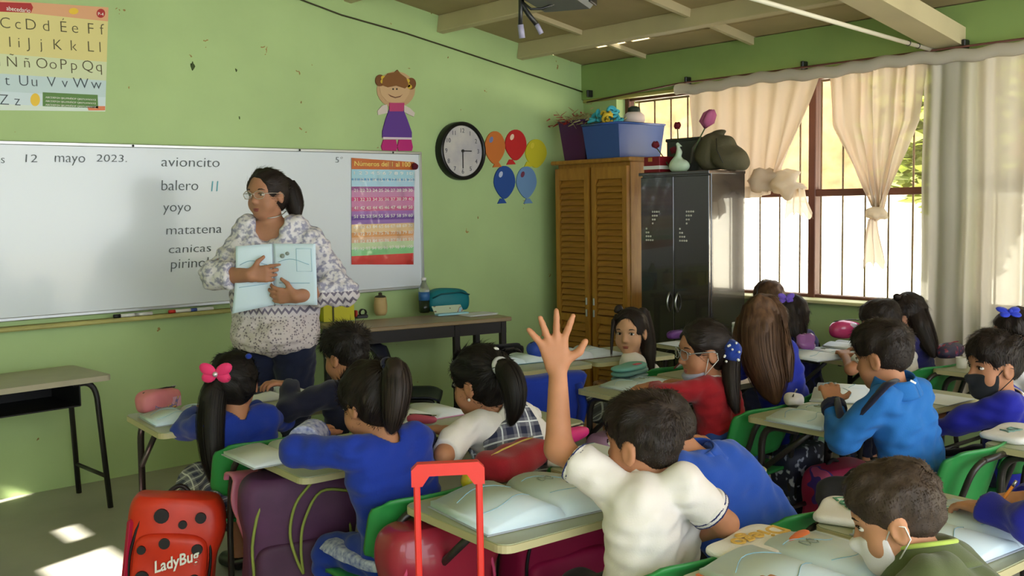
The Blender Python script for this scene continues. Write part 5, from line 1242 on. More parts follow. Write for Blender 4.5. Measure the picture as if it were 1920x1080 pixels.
def collar(p, m, r0, r1, z0, z1, line=None, grow=.006):
    ax = unit(p.axis*.7+UP*.5); c = p.nb+ax*.0
    def fn(u, v):
        t = u*2*math.pi; x = unit(np.cross(ax, p.sf)); y = np.cross(x, ax)*-1.0; rr = r0+(r1-r0)*v
        return tuple(c+ax*(z0+(z1-z0)*v-.012*math.cos(t))+(x*math.cos(t+1.57)+y*math.sin(t+1.57))*rr)
    mb = MB(); mb.grid(fn, 41, 6); o = mb.build('collar', m, p.obj, fix=False); md = o.modifiers.new('thickness', 'SOLIDIFY'); md.thickness = .005; md.offset = 0
    if line:
        for v in line:
            MB().tube([fn(u/40, v) for u in range(41)], .0028, 6, cap=False).build('collar_stripe', M_navyline, p.obj)
collar(p, C_WHITE, .078, .056, -.016, .020, line=(.06, .36))
p.pants('trousers', C_GREY); p.shoes(); p.face()
p.add_hair(HAIR['dark'], 'short', thick=.007, n=6500, L=.015, lift=.30, jitter=.35, seed=5)
# ---- hunched child in blue
p = sitter('child in a blue sweater hunched over the desk beside the boy with the raised hand', (2.34, 1.62), D(1248, 812, 2.84), 105, 40, hs=1.0, hipz=.41, girth=1.18, neck_back=.04)
p.set_arm(-1, A3((2.16, 1.92, DESK+.004)), (-1, -.3, -.3)); p.set_arm(1, A3((2.44, 1.88, DESK+.004)), (.5, -.5, -1)); p.legs(); p.body(); p.top('sweater', cloth('mid_blue', (38, 80, 176)), hem=-.06, grow=.020); p.pants('trousers', C_GREY); p.shoes(); p.face(); p.add_hair(HAIR['dark'], 'short', n=2000, seed=6)
collar(p, cloth('mid_blue', (38, 80, 176)), .085, .058, -.012, .030)
# ---- girl in white blouse looking back
p = sitter('girl in a white blouse turning round to look at the camera', (3.83, 3.42), D(1182, 621, 5.13), 203, 4, ndrop=.035, hs=1.04, body_yaw=100, sh_yaw=125, skin=3)
p.set_arm(-1, A3((3.72, 3.56, .47)), (-.6, -.3, -1)); p.set_arm(1, A3((3.92, 3.58, .47)), (.6, -.3, -1)); p.legs(); p.body(); p.garment('blouse', C_WHITE, ('torso', 'uarm-1', 'uarm1'), .014, hem=-.03, short=.9); p.skirt('plaid_skirt', M_plaid); p.shoes(); p.face(look=(-.002, .0))
for sd in (-1, 1):
    pts = [p.shc+p.sr*sd*(.055+.004*k)-p.sf*(.060+.02*math.sin(k*.7))-p.axis*(.02+.03*k)+p.axis*.04*(k == 0) for k in range(7)]
    MB().tube(pts, .007, 6, flat=.5).build('pinafore_strap', C_NAVY, p.obj)
p.add_hair(HAIR['dark'], 'long', masses=[([D(1205, 585, 5.17)-p.base, D(1213, 625, 5.16)-p.base, D(1216, 660, 5.12)-p.base, D(1222, 695, 5.08)-p.base], [.03, .036, .035, .014], 200, (dirh(49), .7)), ([D(1156, 592, 5.14)-p.base, D(1149, 606, 5.08)-p.base, D(1147, 640, 5.06)-p.base, D(1146, 668, 5.05)-p.base], [.010, .008, .007, .004], 40, (dirh(49), .8))], n=2200, L=.03, lift=.08, jitter=.15, seed=7, fore=.030)
blob(tuple(D(1160, 580, 5.16)-p.base), (.024, .024, .022), 31, 14, .12).build('hair_bun', HAIR['dark'], p.obj)
# ---- girl in red sweater
p = sitter('girl with grey glasses and mask under her chin in a red sweater', (3.27, 2.46), D(1318, 656, 4.03), 152, 6, hs=1.08, body_yaw=95, sh_yaw=105, hipz=.40)
p.set_arm(-1, D(1228, 722, 4.06), (-.8, -.7, -.15), fdir=(-.8, .5, -.1), hand=dict(curl=.6)); p.set_arm(1, A3((3.36, 2.74, DESK+.004)), (1, -.5, -.3)); p.legs(); p.body(); p.top('sweater', C_RED, hem=-.05); p.garment('shirt_tail', C_WHITE, ('torso',), .010, hem=-.08, neck=False); p.skirt('blue_skirt', cloth('blue_skirt', (40, 70, 140))); p.shoes(); p.face(mouth=True)
collar(p, C_RED, .078, .055, -.012, .016)
p.glasses(mat('grey_spectacle_frame', (140, 142, 140), rough=.4), .025, .019); p.mask(cloth('pale_mask', (150, 152, 168)), chin=True, loop=M_white)
tie = D(1362, 640, 4.02)-p.base
p.add_hair(HAIR['dark'], 'long', tie=p.R.T@(tie-p.H), masses=[([tie, D(1372, 665, 4.0)-p.base, D(1370, 700, 3.97)-p.base, D(1374, 745, 3.95)-p.base, D(1382, 775, 3.94)-p.base], [.028, .032, .032, .026, .010], 200, (dirh(49), .8))], n=2400, L=.04, lift=.06, jitter=.12, seed=8, fore=.016)
blob(tuple(D(1372, 660, 3.98)-p.base), (.035, .04, .045), 32, 18, .1).build('scrunchie', cloth('blue_scrunchie', (36, 62, 150)), p.obj)
for k in range(10): MB().ell(D(1372+14*math.cos(k*2.4), 660+18*math.sin(k*1.7), 3.94)-p.base, (.005, .005, .005), 8).build('polka_dot', M_white, p.obj)
# ---- girl with very long brown hair
p = sitter('girl with very long brown hair down her back in a blue sweater', (3.80, 2.50), D(1430, 603, 4.34), 82, 6, hs=1.05)
p.set_arm(-1, A3((3.66, 2.78, DESK+.004)), (-1, -.3, -.3)); p.set_arm(1, A3((3.94, 2.78, DESK+.004)), (1, -.3, -.3)); p.legs(); p.body(); p.top('sweater', cloth('violet_blue', (34, 48, 158)), hem=-.05); p.pants('trousers', C_NAVY); p.shoes(); p.face()
q = lambda x, y, d: D(x, y, d)-p.base
p.add_hair(HAIR['brown'], 'long', masses=[([q(1428, 580, 4.26), q(1425, 620, 4.22), q(1430, 670, 4.20), q(1445, 715, 4.19), q(1452, 745, 4.20)], [.070, .085, .082, .068, .035], 520, (dirh(49), .45)), ([q(1395, 600, 4.30), q(1388, 640, 4.25), q(1392, 668, 4.22)], [.03, .034, .012], 120, (dirh(49), .6)), ([q(1465, 620, 4.28), q(1476, 670, 4.22), q(1480, 715, 4.2)], [.03, .03, .012], 120, (dirh(49), .6))], n=3000, L=.05, lift=.05, jitter=.1, seed=9)
# ---- two children by the window
p = sitter('girl with a violet hair bow seen from behind near the window sill', (4.76, 3.08), D(1482, 590, 5.52), 85, 5)
p.set_arm(-1, A3((4.66, 3.28, .47)), (-1, -.3, -.6)); p.set_arm(1, A3((4.86, 3.28, .47)), (1, -.3, -.3)); p.legs(); p.body(); p.top('sweater', C_INDIGO, hem=-.05); p.pants('trousers', C_NAVY); p.shoes(); p.face()
p.add_hair(HAIR['dark'], 'long', masses=[([D(1484, 580, 5.46)-p.base, D(1490, 620, 5.42)-p.base, D(1502, 655, 5.41)-p.base], [.06, .062, .03], 200, (dirh(49), .5))], n=1500, L=.04, lift=.06, seed=10)
p.bow(D(1474, 560, 5.44)-p.base, _r, UP, .048, cloth('violet_ribbon', (112, 84, 190), rough=.5))
p = sitter('child with light brown hair and a thin headband just below the window sill', (5.06, 3.38), D(1440, 560, 6.02), 88, 5, skin=1, hipz=.43)
p.set_arm(-1, A3((4.98, 3.52, .48)), (-1, -.3, -.6)); p.set_arm(1, A3((5.14, 3.52, .48)), (1, -.3, -.3)); p.legs(lens=(.20, .27)); p.body(); p.top('sweater', C_INDIGO, hem=-.05); p.pants('trousers', C_NAVY); p.shoes(); p.face(); p.add_hair(HAIR['brown'], 'long', n=1500, L=.04, lift=.06, seed=11)
p.part('headband', MB().tube([(.084*math.cos(t), .012, .03+.086*math.sin(t)) for t in np.linspace(-.2, 3.34, 15)], .003, 6), M_black)
# ---- child with white shirt under the window, and girl facing left
p = sitter('child in a white shirt writing at the desk below the window', (4.66, 2.46), D(1652, 606, 4.96), 105, 15)
p.set_arm(-1, D(1585, 668, 4.98), (-1, -.2, -.4), hand=dict(curl=.6)); p.set_arm(1, A3((4.80, 2.72, DESK)), (1, -.3, -.3)); p.legs(); p.body(); p.garment('shirt', C_WHITE, ('torso', 'uarm-1', 'uarm1'), .014, hem=-.03, short=.8); p.pants('trousers', C_NAVY); p.shoes(); p.face(); p.add_hair(HAIR['dark'], 'short', n=1600, seed=12)
p = sitter('girl with long dark hair in a navy sweater facing left against the window', (5.00, 2.52), D(1700, 590, 5.10), 150, 5, body_yaw=110, skin=2)
p.set_arm(-1, A3((4.85, 2.78, DESK)), (-1, -.3, -.3)); p.set_arm(1, A3((5.10, 2.80, DESK)), (1, -.3, -.3)); p.legs(); p.body(); p.top('sweater', C_INDIGO, hem=-.05); p.pants('trousers', C_NAVY); p.shoes(); p.face()
p.add_hair(HAIR['dark'], 'long', masses=[([D(1712, 575, 5.08)-p.base, D(1728, 610, 5.02)-p.base, D(1742, 645, 5.0)-p.base, D(1752, 668, 4.98)-p.base], [.055, .05, .042, .015], 240, (dirh(49), .6))], n=1800, L=.04, lift=.05, seed=13)
blob(tuple(D(1682, 556, 5.06)-p.base), (.02, .02, .018), 33, 12, .1).build('hair_bun', HAIR['dark'], p.obj)
# ---- boy in bright blue jacket
p = sitter('boy in a bright blue track jacket with dark sleeve stripe, seen from behind', (3.22, 1.63), D(1656, 668, 3.36), 92, 12, hs=1.02, voxel=.0055, hipz=.42)
p.set_arm(-1, D(1562, 756, 3.42), (-.6, -.6, -.6), hand=dict(curl=.6)); p.set_arm(1, A3((3.36, 1.90, DESK)), (1, -.4, -.3)); p.legs(); p.body(); p.top('track_jacket', C_BLUE2, hem=-.07, grow=.017, wr=.005); p.pants('trousers', C_GREY); p.shoes(); p.face(); collar(p, C_BLUE2, .080, .062, -.014, .045)
a, e, w, fd, pn = p.arm[-1]
du = unit(UP*.75-dirh(49)*.62)
MB().tube([p.nb-p.axis*.01-p.sr*.03+du*.060, a+du*.074, a*.75+e*.25+du*.068, a*.5+e*.5+du*.061, a*.25+e*.75+du*.055, e+du*.052, e*.6+w*.4+du*.048, w*.9+e*.1+du*.042], [.012, .016, .016, .016, .016, .016, .015, .013], 8, flat=.55).build('sleeve_stripe', C_NAVY, p.obj)
p.wrap_ring('cuff', C_NAVY, e, w, .027, .019, .80, .98, .022)
MB().box((0, 0, 0), (.022, .003, .006), R=RY(.5)).build('logo_mark', M_white, p.obj, loc=tuple(D(1712, 716, 3.24)-p.base), rotz=math.radians(-30))
p.add_hair(HAIR['dark'], 'short', thick=.009, n=5500, L=.017, lift=.35, jitter=.4, seed=14)
# ---- boy with black mask
p = sitter('boy in profile with a black face mask and a royal blue sweater', (3.86, 1.60), D(1866, 684, 3.66), 144, 4, hs=1.06, body_yaw=100, sh_yaw=120, voxel=.0055, hipz=.40)
p.set_arm(-1, A3((3.58, 1.84, .52)), (-1, -.3, -.3), hand=dict(curl=.7)); p.set_arm(1, A3((3.86, 1.86, .55)), (1, -.4, -.3)); p.legs(); p.body(); p.top('sweater', cloth('deep_royal_blue', (32, 36, 150)), hem=-.05, grow=.016); p.pants('trousers', C_NAVY); p.shoes(); p.face(mouth=False); p.mask(cloth('black_mask', (30, 32, 34))); collar(p, C_WHITE, .086, .060, -.010, .014)
p.add_hair(HAIR['dark'], 'short', thick=.013, n=4200, L=.022, lift=.32, jitter=.35, seed=15)
# ---- girl with blue bow behind him
p = sitter('girl with a blue hair bow in a white blouse at the right edge', (4.66, 1.66), D(1905, 628, 4.36), 120, 5, hs=1.05)
p.set_arm(-1, A3((4.62, 1.92, DESK)), (-1, -.3, -.3)); p.set_arm(1, A3((4.84, 1.92, DESK)), (1, -.3, -.3)); p.legs(); p.body(); p.garment('blouse', C_WHITE, ('torso', 'uarm-1', 'uarm1'), .014, hem=-.03, short=.9); p.skirt('plaid_skirt', M_plaid); p.shoes(); p.face()
p.add_hair(HAIR['dark'], 'long', masses=[([D(1930, 620, 4.33)-p.base, D(1945, 660, 4.30)-p.base, D(1945, 710, 4.3)-p.base], [.05, .05, .02], 120, (dirh(49), .6))], n=1600, L=.04, lift=.06, seed=16)
p.bow(D(1893, 586, 4.30)-p.base, _r, UP*.4+dirh(49)*.6, .055, cloth('blue_ribbon', (40, 60, 190), rough=.5))
# ---- boy with white mask in green fleece
p = sitter('boy with a white face mask in an olive green fleece bending over the nearest desk', (1.88, .66), D(1680, 968, 2.06), 116, 20, hs=.98, body_yaw=95, sh_yaw=112, voxel=.0045, skin=1, hipz=.40, neck_back=.03)
p.set_arm(-1, A3((1.66, 1.08, DESK)), (-1, -.3, -.5), hand=dict(curl=.6)); p.set_arm(1, A3((2.02, 1.04, DESK)), (1, -.5, -.3)); p.legs(); p.body(); p.top('fleece', C_GREEN, hem=-.05, grow=.022, vox=.0055, wr=.004); p.pants('trousers', C_GREY); p.shoes(); p.face(mouth=False); p.mask(cloth('white_mask', (228, 220, 222)), loop=M_white)
collar(p, C_GREEN, .098, .066, -.02, .035); ax = unit(p.axis*.7+UP*.5)
def cring(r, z): 
    x = unit(np.cross(ax, p.sf)); y = -np.cross(x, ax); return [tuple(p.nb+ax*(z-.012*math.cos(t))+(x*math.cos(t+1.57)+y*math.sin(t+1.57))*r) for t in np.linspace(0, 6.283, 41)]
MB().tube(cring(.068, .036), .0055, 8, cap=False).build('lime_piping', C_LIME, p.obj)
p.add_hair(HAIR['soft'], 'short', thick=.006, n=9000, L=.009, lift=.22, jitter=.35, seed=17)
# ---- child writing at the right edge
p = sitter('child in a royal blue sweater writing with an orange pencil at the right edge', (2.52, .62), D(2060, 800, 2.30), 120, 20, hipz=.41, skin=1)
p.set_arm(-1, D(1845, 955, 2.40), (-.6, -1, .1), hand=dict(curl=.55)); p.set_arm(1, D(1905, 935, 2.42), (1, -.5, 0), hand=dict(curl=.7)); p.legs(); p.body(); p.top('sweater', cloth('deep_royal_blue', (32, 36, 150)), hem=-.05, grow=.018, cuffs=.02); p.pants('trousers', C_GREY); p.shoes(); p.face(); p.add_hair(HAIR['dark'], 'short', n=1500, seed=18)
pen = thing('orange_pencil', 'orange pencil held by the child writing at the right edge', 'pencil', tuple(D(1880, 938, 2.38))); a = A3((0, 0, 0)); b = D(1905, 903, 2.37)-D(1880, 938, 2.38)
MB().tube([-b*.6, b*.75], .004, 6).build('shaft', mat('orange_lacquer', (230, 140, 50), rough=.4), pen); MB().tube([b*.75, b*1.05], .0042, 6).build('ferrule', M_chrome, pen)
# ---- teacher
TY = 4.55; TDp = 5.02
tp = D(517, 640, TDp); base = (tp[0], tp[1])
p = Person('standing woman teacher with glasses and patterned white blouse showing an open book', base, 226, D(500, 364, TDp-.02), 203, 2, scale=1.34, hs=1.13, girth=1.12, hipz=.80, skin=2, voxel=.007, stand=True, fat=.012)
p.sh = {-1: D(580, 454, TDp)-p.base, 1: D(462, 458, TDp)-p.base}
p.set_arm(1, D(468, 516, TDp-.245), D(395, 560, TDp-.30)-D(462, 458, TDp), fdir=D(520, 511, TDp-.25)-D(468, 516, TDp-.245), palm=dirh(49), lens=(.180, .165), hand=dict(curl=.75, point=True, size=.92, spread=.06), rad=(.040, .036, .034, .024))
p.set_arm(-1, D(556, 556, TDp-.225), D(660, 580, TDp-.1)-D(590, 480, TDp-.05), fdir=D(505, 553, TDp-.235)-D(556, 556, TDp-.225), palm=dirh(49)+UP*.3, lens=(.215, .19), hand=dict(curl=.55, size=.92), rad=(.040, .036, .034, .024))
p.legs(rad=(.070, .050, .046, .034)); p.body()
def blouse_mat():
    m = bpy.data.materials.new('patterned_blouse'); m.use_nodes = True; N, L = nodes_of(m); b = N['Principled BSDF']; b.inputs['Roughness'].default_value = .85
    tc = N.new('ShaderNodeTexCoord'); sp = N.new('ShaderNodeSeparateXYZ'); L.new(tc.outputs['Object'], sp.inputs[0])
    n = N.new('ShaderNodeTexNoise'); n.inputs['Scale'].default_value = 42; n.inputs['Detail'].default_value = 3; L.new(tc.outputs['Object'], n.inputs['Vector'])
    r = N.new('ShaderNodeValToRGB'); r.color_ramp.elements[0].position = .42; r.color_ramp.elements[0].color = srgb((158, 156, 178)); r.color_ramp.elements[1].position = .54; r.color_ramp.elements[1].color = srgb((224, 219, 222)); L.new(n.outputs[0], r.inputs[0])
    v = N.new('ShaderNodeTexVoronoi'); v.inputs['Scale'].default_value = 70; L.new(tc.outputs['Object'], v.inputs['Vector'])
    r2 = N.new('ShaderNodeValToRGB'); r2.color_ramp.elements[0].position = .25; r2.color_ramp.elements[0].color = srgb((126, 116, 124)); r2.color_ramp.elements[1].position = .42; r2.color_ramp.elements[1].color = srgb((206, 196, 196)); L.new(v.outputs['Distance'], r2.inputs[0])
    # zig-zag / band area around the waist
    z = sp.outputs['Z']; zz = math_node(N, L, 'PINGPONG', math_node(N, L, 'ADD', sp.outputs['X'], math_node(N, L, 'MULTIPLY', sp.outputs['Y'], -1.0)), .022)
    band = math_node(N, L, 'LESS_THAN', math_node(N, L, 'FRACT', math_node(N, L, 'MULTIPLY', math_node(N, L, 'ADD', z, zz), 24.0)), .38)
    r3 = N.new('ShaderNodeValToRGB'); r3.color_ramp.elements[0].color = srgb((208, 200, 202)); r3.color_ramp.elements[1].color = srgb((118, 110, 126)); L.new(band, r3.inputs[0])
    lo = math_node(N, L, 'GREATER_THAN', z, .885); hi = math_node(N, L, 'GREATER_THAN', z, 1.00)
    m1 = N.new('ShaderNodeMix'); m1.data_type = 'RGBA'; L.new(lo, m1.inputs['Factor']); L.new(r2.outputs[0], m1.inputs['A']); L.new(r3.outputs[0], m1.inputs['B'])
    m2 = N.new('ShaderNodeMix'); m2.data_type = 'RGBA'; L.new(hi, m2.inputs['Factor']); L.new(m1.outputs['Result'], m2.inputs['A']); L.new(r.outputs[0], m2.inputs['B']); L.new(m2.outputs['Result'], b.inputs['Base Color']); return m
Mb = blouse_mat()
def ex(S):
    c = p.hip
    S.cone(c+UP*.10+p.f*.01, c-UP*.02+p.f*.01, .165, .190, .06, cuts=[(c-UP*.06, -UP)], flat=(p.f, .85)); S.ell(c+p.f*.016-UP*.020, (.205, .205, .090), None, .03)
    S.cone(p.nb+p.f*.095-UP*.065, p.nb+p.f*.10+UP*.07, .060, .12, .02, sub=True); S.cone(p.nb+UP*.0, p.nb+UP*.1, .085, .11, .01, sub=True)
p.garment('blouse', Mb, ARM, .020, hem=-.06, cuffs=.105, neck=True, wr=.006, extra_fn=ex, k=.035, vox=.007)
p.pants('dark_jeans', C_DENIM, grow=.008); p.shoes(); p.face(brow=(30, 22, 18), lip=mat('teacher_lips', (140, 74, 70), rough=.5)); p.glasses(mat('pale_gold_frame', (206, 190, 176), rough=.2, metal=.5), .025, .017)
qd = lambda x, y, d: D(x, y, d)-p.base
clip = qd(540, 342, TDp+.06)
p.add_hair(HAIR['dark'], 'long', tie=p.R.T@(clip-p.H)/p.hs, masses=[([clip, qd(546, 360, TDp+.06), qd(552, 385, TDp+.06), qd(556, 408, TDp+.06)], [.03, .044, .045, .02], 240, (dirh(49), .8))], n=3000, L=.035, lift=.03, jitter=.08, seed=19, fore=.034)
MB().ell(clip, (.016, .02, .026), 10).build('hair_clip', M_black, p.obj)
MB().tube([p.nb+A3((0, 0, .035))+ (p.sr*math.cos(t)*.070+p.sf*math.sin(t)*.074)-UP*(.03*max(0, math.sin(t))) for t in np.linspace(-.4, 3.54, 20)], .003, 6).build('necklace', M_chrome, p.obj)
teacher = p
# ================================================================== things on and around the desks
M_page = mat('printed_page', (208, 230, 242), rough=.6, col2=(220, 234, 240), vscale=8); M_page2 = mat('white_page', (226, 232, 236), rough=.6, col2=(216, 228, 238), vscale=8)
M_edge = mat('page_edges', (206, 202, 196), rough=.8); M_line = mat('blue_print_line', (150, 192, 214), rough=.6); M_sketch = mat('grey_print', (140, 148, 140), rough=.6)
def open_book(label, loc, rotz, w=.40, d=.27, th=.012, arch=.022, cover=(170, 176, 186), page=None, lines=True, name='open_book'):
    t = thing(name, label, 'book', loc, rotz); page = page or M_page
    MB().box((0, 0, .0015), (w+.012, d+.010, .003)).build('cover', mat('book_cover_%d_%d_%d' % cover, cover, rough=.5), t)
    def prof(x): s = abs(x)/(w/2); return .004+th*(1-.25*s)+arch*math.sin(math.pi*min(1, s*1.08)**.75)*.9*(1-.2*s)-.010*math.exp(-(s/.06)**2)
    for sd, nm in ((-1, 'left_pages'), (1, 'right_pages')):
        xs = [sd*w/2*k/14 for k in range(15)]; mb = MB(); P = []
        for x in xs:
            for y_ in (-d/2, d/2): P += [(x, y_, prof(x)), (x, y_, .003)]
        F = []
        for i in range(14):
            a, b = 4*i, 4*i+4; F += [(a, a+2, b+2, b), (a, b, b+1, a+1), (a+2, a+3, b+3, b+2)]
        F.append((56, 58, 59, 57)); mb.add(P, F, True); o = mb.build(nm, page, t)
        if lines:
            for k in range(2):
                y0 = d*(.28-.42*k); pts = [(sd*w*(.06+.36*q/8), y0+.02*math.sin(q*.6+k*2+sd), prof(w*(.06+.36*q/8))+.0008) for q in range(9)]; MB().tube(pts, .0010, 5).build('printed_line', M_line, o)
    if lines: q = [(w*.18+.02*math.cos(a), d*.22+.016*math.sin(a*2), prof(w*.18)+.001) for a in np.linspace(0, 6, 16)]; MB().tube(q, .0014, 5).build('printed_sketch', M_sketch, t)
    return t
def on_desk(px, py, z=DZ): q = at_z(px, py, z); return (q[0], q[1], z+.0008)
def pouch(name, label, px, py, w, d, h, m, rotz, zip_m=None, power=3.0, cat='pencil case', seed=1, wr=.003, dz=0.0):
    q = on_desk(px, py, DZ+dz); t = thing(name, label, cat, q, rotz); pillow('body', w, d, h, m, t, power=power, seed=seed, wr=wr, res=.005)
    MB().tube([(-w*.42, 0, h*.98), (-w*.2, 0, h*1.03), (w*.2, 0, h*1.03), (w*.42, 0, h*.98)], .0028, 6).build('zipper', zip_m or M_black, t); MB().box((w*.40, .0, h*1.02), (.018, .006, .004)).build('zipper_pull', M_chrome, t)
    return t
dg = math.radians
# row 1
pc_ = pouch('pink_pencil_case', 'pink pencil case with picture panel at the corner of the front-left desk', 300, 772, .19, .075, .088, mat('pink_case', (196, 112, 122), rough=.6, col2=(206, 130, 130), vscale=14), dg(20), power=4)
MB().box((.01, -.0385, .035), (.13, .002, .04)).build('picture_panel', print_mat('case_picture', (200, 150, 170), [(120, 110, 160), (220, 170, 90)], 30), pc_)
open_book('open notebook beside the pink pencil case on the front-left desk', on_desk(352, 782), dg(-6), .30, .22, .010, .018, lines=True)
open_book('open notebook on the desk of the boy in the dark sweater', on_desk(520, 742), dg(-4), .26, .20, .008, .012, page=M_page2, lines=False)
pouch('dark_pencil_case', 'dark grey pencil case between the girl with the pink bow and the boy', 492, 742, .12, .06, .04, mat('dark_grey_case', (50, 50, 58), rough=.6), dg(20))
pouch('blue_pouch', 'blue zipped pouch standing on the desk nearest the teacher table', 1006, 672, .10, .09, .085, mat('royal_blue_case', (36, 66, 158), rough=.5), dg(0), power=2.2)
open_book('open book at the left end of the desk nearest the teacher table', on_desk(968, 678), dg(-12), .30, .2, .01, .02, cover=(60, 110, 130), lines=False)
open_book('open book with white pages before the girl in the white blouse', on_desk(1092, 668), dg(-12), .36, .22, .016, .028, cover=(120, 100, 86), page=M_page2)
pouch('purple_pencil_case', 'purple pencil case on the desk before the black cabinet', 1268, 636, .16, .06, .05, mat('purple_case', (96, 52, 120), rough=.5), dg(10))
t = thing('paper_sheet', 'single white worksheet on the desk before the black cabinet', 'paper', on_desk(1272, 646), dg(-8)); MB().box((0, 0, .0015), (.15, .20, .002)).build('sheet', M_page2, t)
# row 2
open_book('open book under the arm of the girl in the blue tracksuit', on_desk(530, 852), dg(-3), .30, .24, .010, .010, lines=False, page=M_page2)
open_book('open book with pink cover on the desk of the girl in plaid', on_desk(790, 778), dg(-3), .28, .22, .010, .012, cover=(206, 140, 180), page=M_page2, lines=False)
pouch('pink_pouch', 'rose pink pouch at the near edge of the plaid girl desk', 792, 796, .12, .05, .035, mat('rose_case', (196, 84, 120), rough=.5), dg(-60))
tp_ = thing('teal_pouch_stack', 'stack of soft teal pouches on the desk of the girl in red', 'pencil case', on_desk(1182, 712), dg(12))
for k, (c, w_) in enumerate((((98, 128, 124), .25), ((96, 140, 134), .24), ((108, 168, 158), .23))): pillow('pouch_layer', w_, .10, .026, mat('teal_case_%d' % k, c, rough=.6), tp_, loc=(0, .004*k, .022*k), power=3, seed=k+2)
MB().box((.01, -.03, .0725), (.05, .02, .003)).build('badge', mat('pink_badge', (206, 90, 110), rough=.5), tp_)
open_book('open notebook under the arm of the girl in the red sweater', on_desk(1206, 724), dg(-3), .30, .22, .010, .012)
t = thing('propped_folder', 'maroon and white folder propped on the desk beside the red sweater', 'folder', on_desk(1283, 690), dg(20)); MB().box((0, 0, .03), (.16, .006, .07), R=RX(.8), bev=.002).build('cover', mat('maroon_folder', (110, 30, 44), rough=.5), t); MB().box((0, -.01, .034), (.15, .004, .065), R=RX(.8)).build('paper', M_page2, t)
open_book('open book below the window before the child in white', on_desk(1545, 668), dg(-12), .34, .24, .012, .016, page=M_page2); open_book('second open book below the window beside the shiny pink case', on_desk(1592, 650), dg(0), .24, .18, .010, .014, page=M_page2, lines=False)
pk = pouch('shiny_pink_case', 'shiny magenta pencil case with silver patch below the window', 1586, 636, .20, .08, .105, mat('magenta_vinyl', (204, 60, 120), rough=.25, coat=.5), dg(-20), power=2.6, dz=.01); MB().ell((.02, -.036, .07), (.04, .006, .024), 12).build('silver_patch', mat('silver_patch', (230, 214, 240), rough=.2, metal=.4), pk)
blobm = mat('violet_cellophane', (170, 110, 180), rough=.15, trans=.3, spec=.5); q = on_desk(1508, 662); t = thing('cellophane_bag', 'crinkled violet cellophane gift bag on the desk below the window', 'bag', q); blob((0, 0, .05), (.06, .05, .05), 44, 20, .3).build('wrap', blobm, t)
t = thing('clear_jar', 'clear plastic jar with bright lid standing before the black cabinet', 'jar', on_desk(1388, 634)); MB().lathe([(.04, 0), (.048, .01), (.05, .06), (.046, .075)], n=18).build('jar', mat('bright_clear_plastic', (236, 238, 236), rough=.12, trans=.5), t); MB().lathe([(.048, .075), (.048, .09)], n=18).build('lid', M_white, t)
# row 3
open_book('large open textbook with pale blue pages on the raised-hand boy desk', on_desk(1000, 948), dg(-8), .46, .29, .018, .030)
rp = pouch('red_pouch', 'large red fabric pencil pouch on the raised-hand boy desk', 962, 886, .30, .12, .080, cloth('red_canvas', (150, 28, 40), var=.1), dg(20), mat('gold_zip', (206, 180, 90), rough=.4), power=4.2, wr=.005, seed=5)
MB().tube([(.02, -.056, .055), (.11, -.052, .066)], .0035, 6).build('yellow_pencil', mat('yellow_lacquer', (226, 190, 70), rough=.4), rp)
t = thing('toy_ball', 'small yellow green toy ball at the corner of the raised-hand boy desk', 'ball', on_desk(880, 918)); MB().ell((0, 0, .025), (.025, .025, .025), 16).build('ball', mat('lime_ball', (170, 180, 40), rough=.3, col2=(200, 120, 40), vscale=30), t); MB().tube([(-.0, .0, .05), (.0, .0, .058)], .008, 8).build('cap', mat('white_cap', (225, 220, 215), rough=.4), t)
pouch('hot_pink_case', 'hot pink pencil case behind the raised arm', 1066, 832, .22, .07, .05, mat('hot_pink_case', (214, 46, 124), rough=.5), dg(12), power=2.6)
t = thing('closed_book', 'closed book with teal spine on the hunched child desk', 'book', on_desk(1100, 858), dg(-3)); MB().box((0, 0, .008), (.20, .15, .012)).build('pages', M_edge, t); MB().box((0, 0, .0155), (.205, .155, .003)).build('cover', M_page2, t); MB().box((0, .077, .009), (.206, .004, .017)).build('spine', mat('teal_spine', (40, 120, 120), rough=.5), t)
t = thing('glue_stick', 'white glue stick with brown label on the raised-hand boy desk', 'glue stick', on_desk(1052, 876), dg(-50)); MB().tube([(-.04, 0, .012), (.02, 0, .012)], .012, 10).build('barrel', M_white, t); MB().tube([(.02, 0, .012), (.05, 0, .012)], .012, 10).build('cap', mat('brown_cap', (110, 70, 60), rough=.5), t)
open_book('open textbook under the arm of the boy in the bright blue jacket', on_desk(1540, 786), dg(-3), .34, .23, .014, .018)
open_book('open book with curled pages in front of the boy in the bright blue jacket', on_desk(1578, 742), dg(25), .32, .20, .010, .030, page=M_page2)
pouch('white_pencil_pouch', 'crumpled whitish pencil pouch on the blue jacket boy desk', 1490, 760, .17, .065, .048, mat('offwhite_case', (206, 204, 206), rough=.6, var=.1), dg(28), seed=6, wr=.005)
t = thing('white_worksheet', 'white worksheet on the chrome-legged desk', 'paper', on_desk(1766, 750), dg(-3)); MB().box((0, 0, .0015), (.20, .16, .002)).build('sheet', M_page2, t)
fl = pouch('floral_case', 'dark floral zipped case on the desk near the long curtains', 1782, 672, .24, .09, .075, print_mat('dark_floral', (44, 40, 70), [(120, 40, 60), (150, 60, 80), (70, 60, 120)], 40), dg(5), mat('red_zip', (150, 40, 50), rough=.5), power=2.6)
t = thing('white_cup', 'small white cup on the desk near the long curtains', 'cup', on_desk(1803, 690)); MB().lathe([(.022, 0), (.027, .05), (.025, .05), (.02, .004)], n=16, cap=False).build('cup', M_white, t); MB().lathe([(.021, .001), (.021, .004)], n=16).build('base', M_white, t)
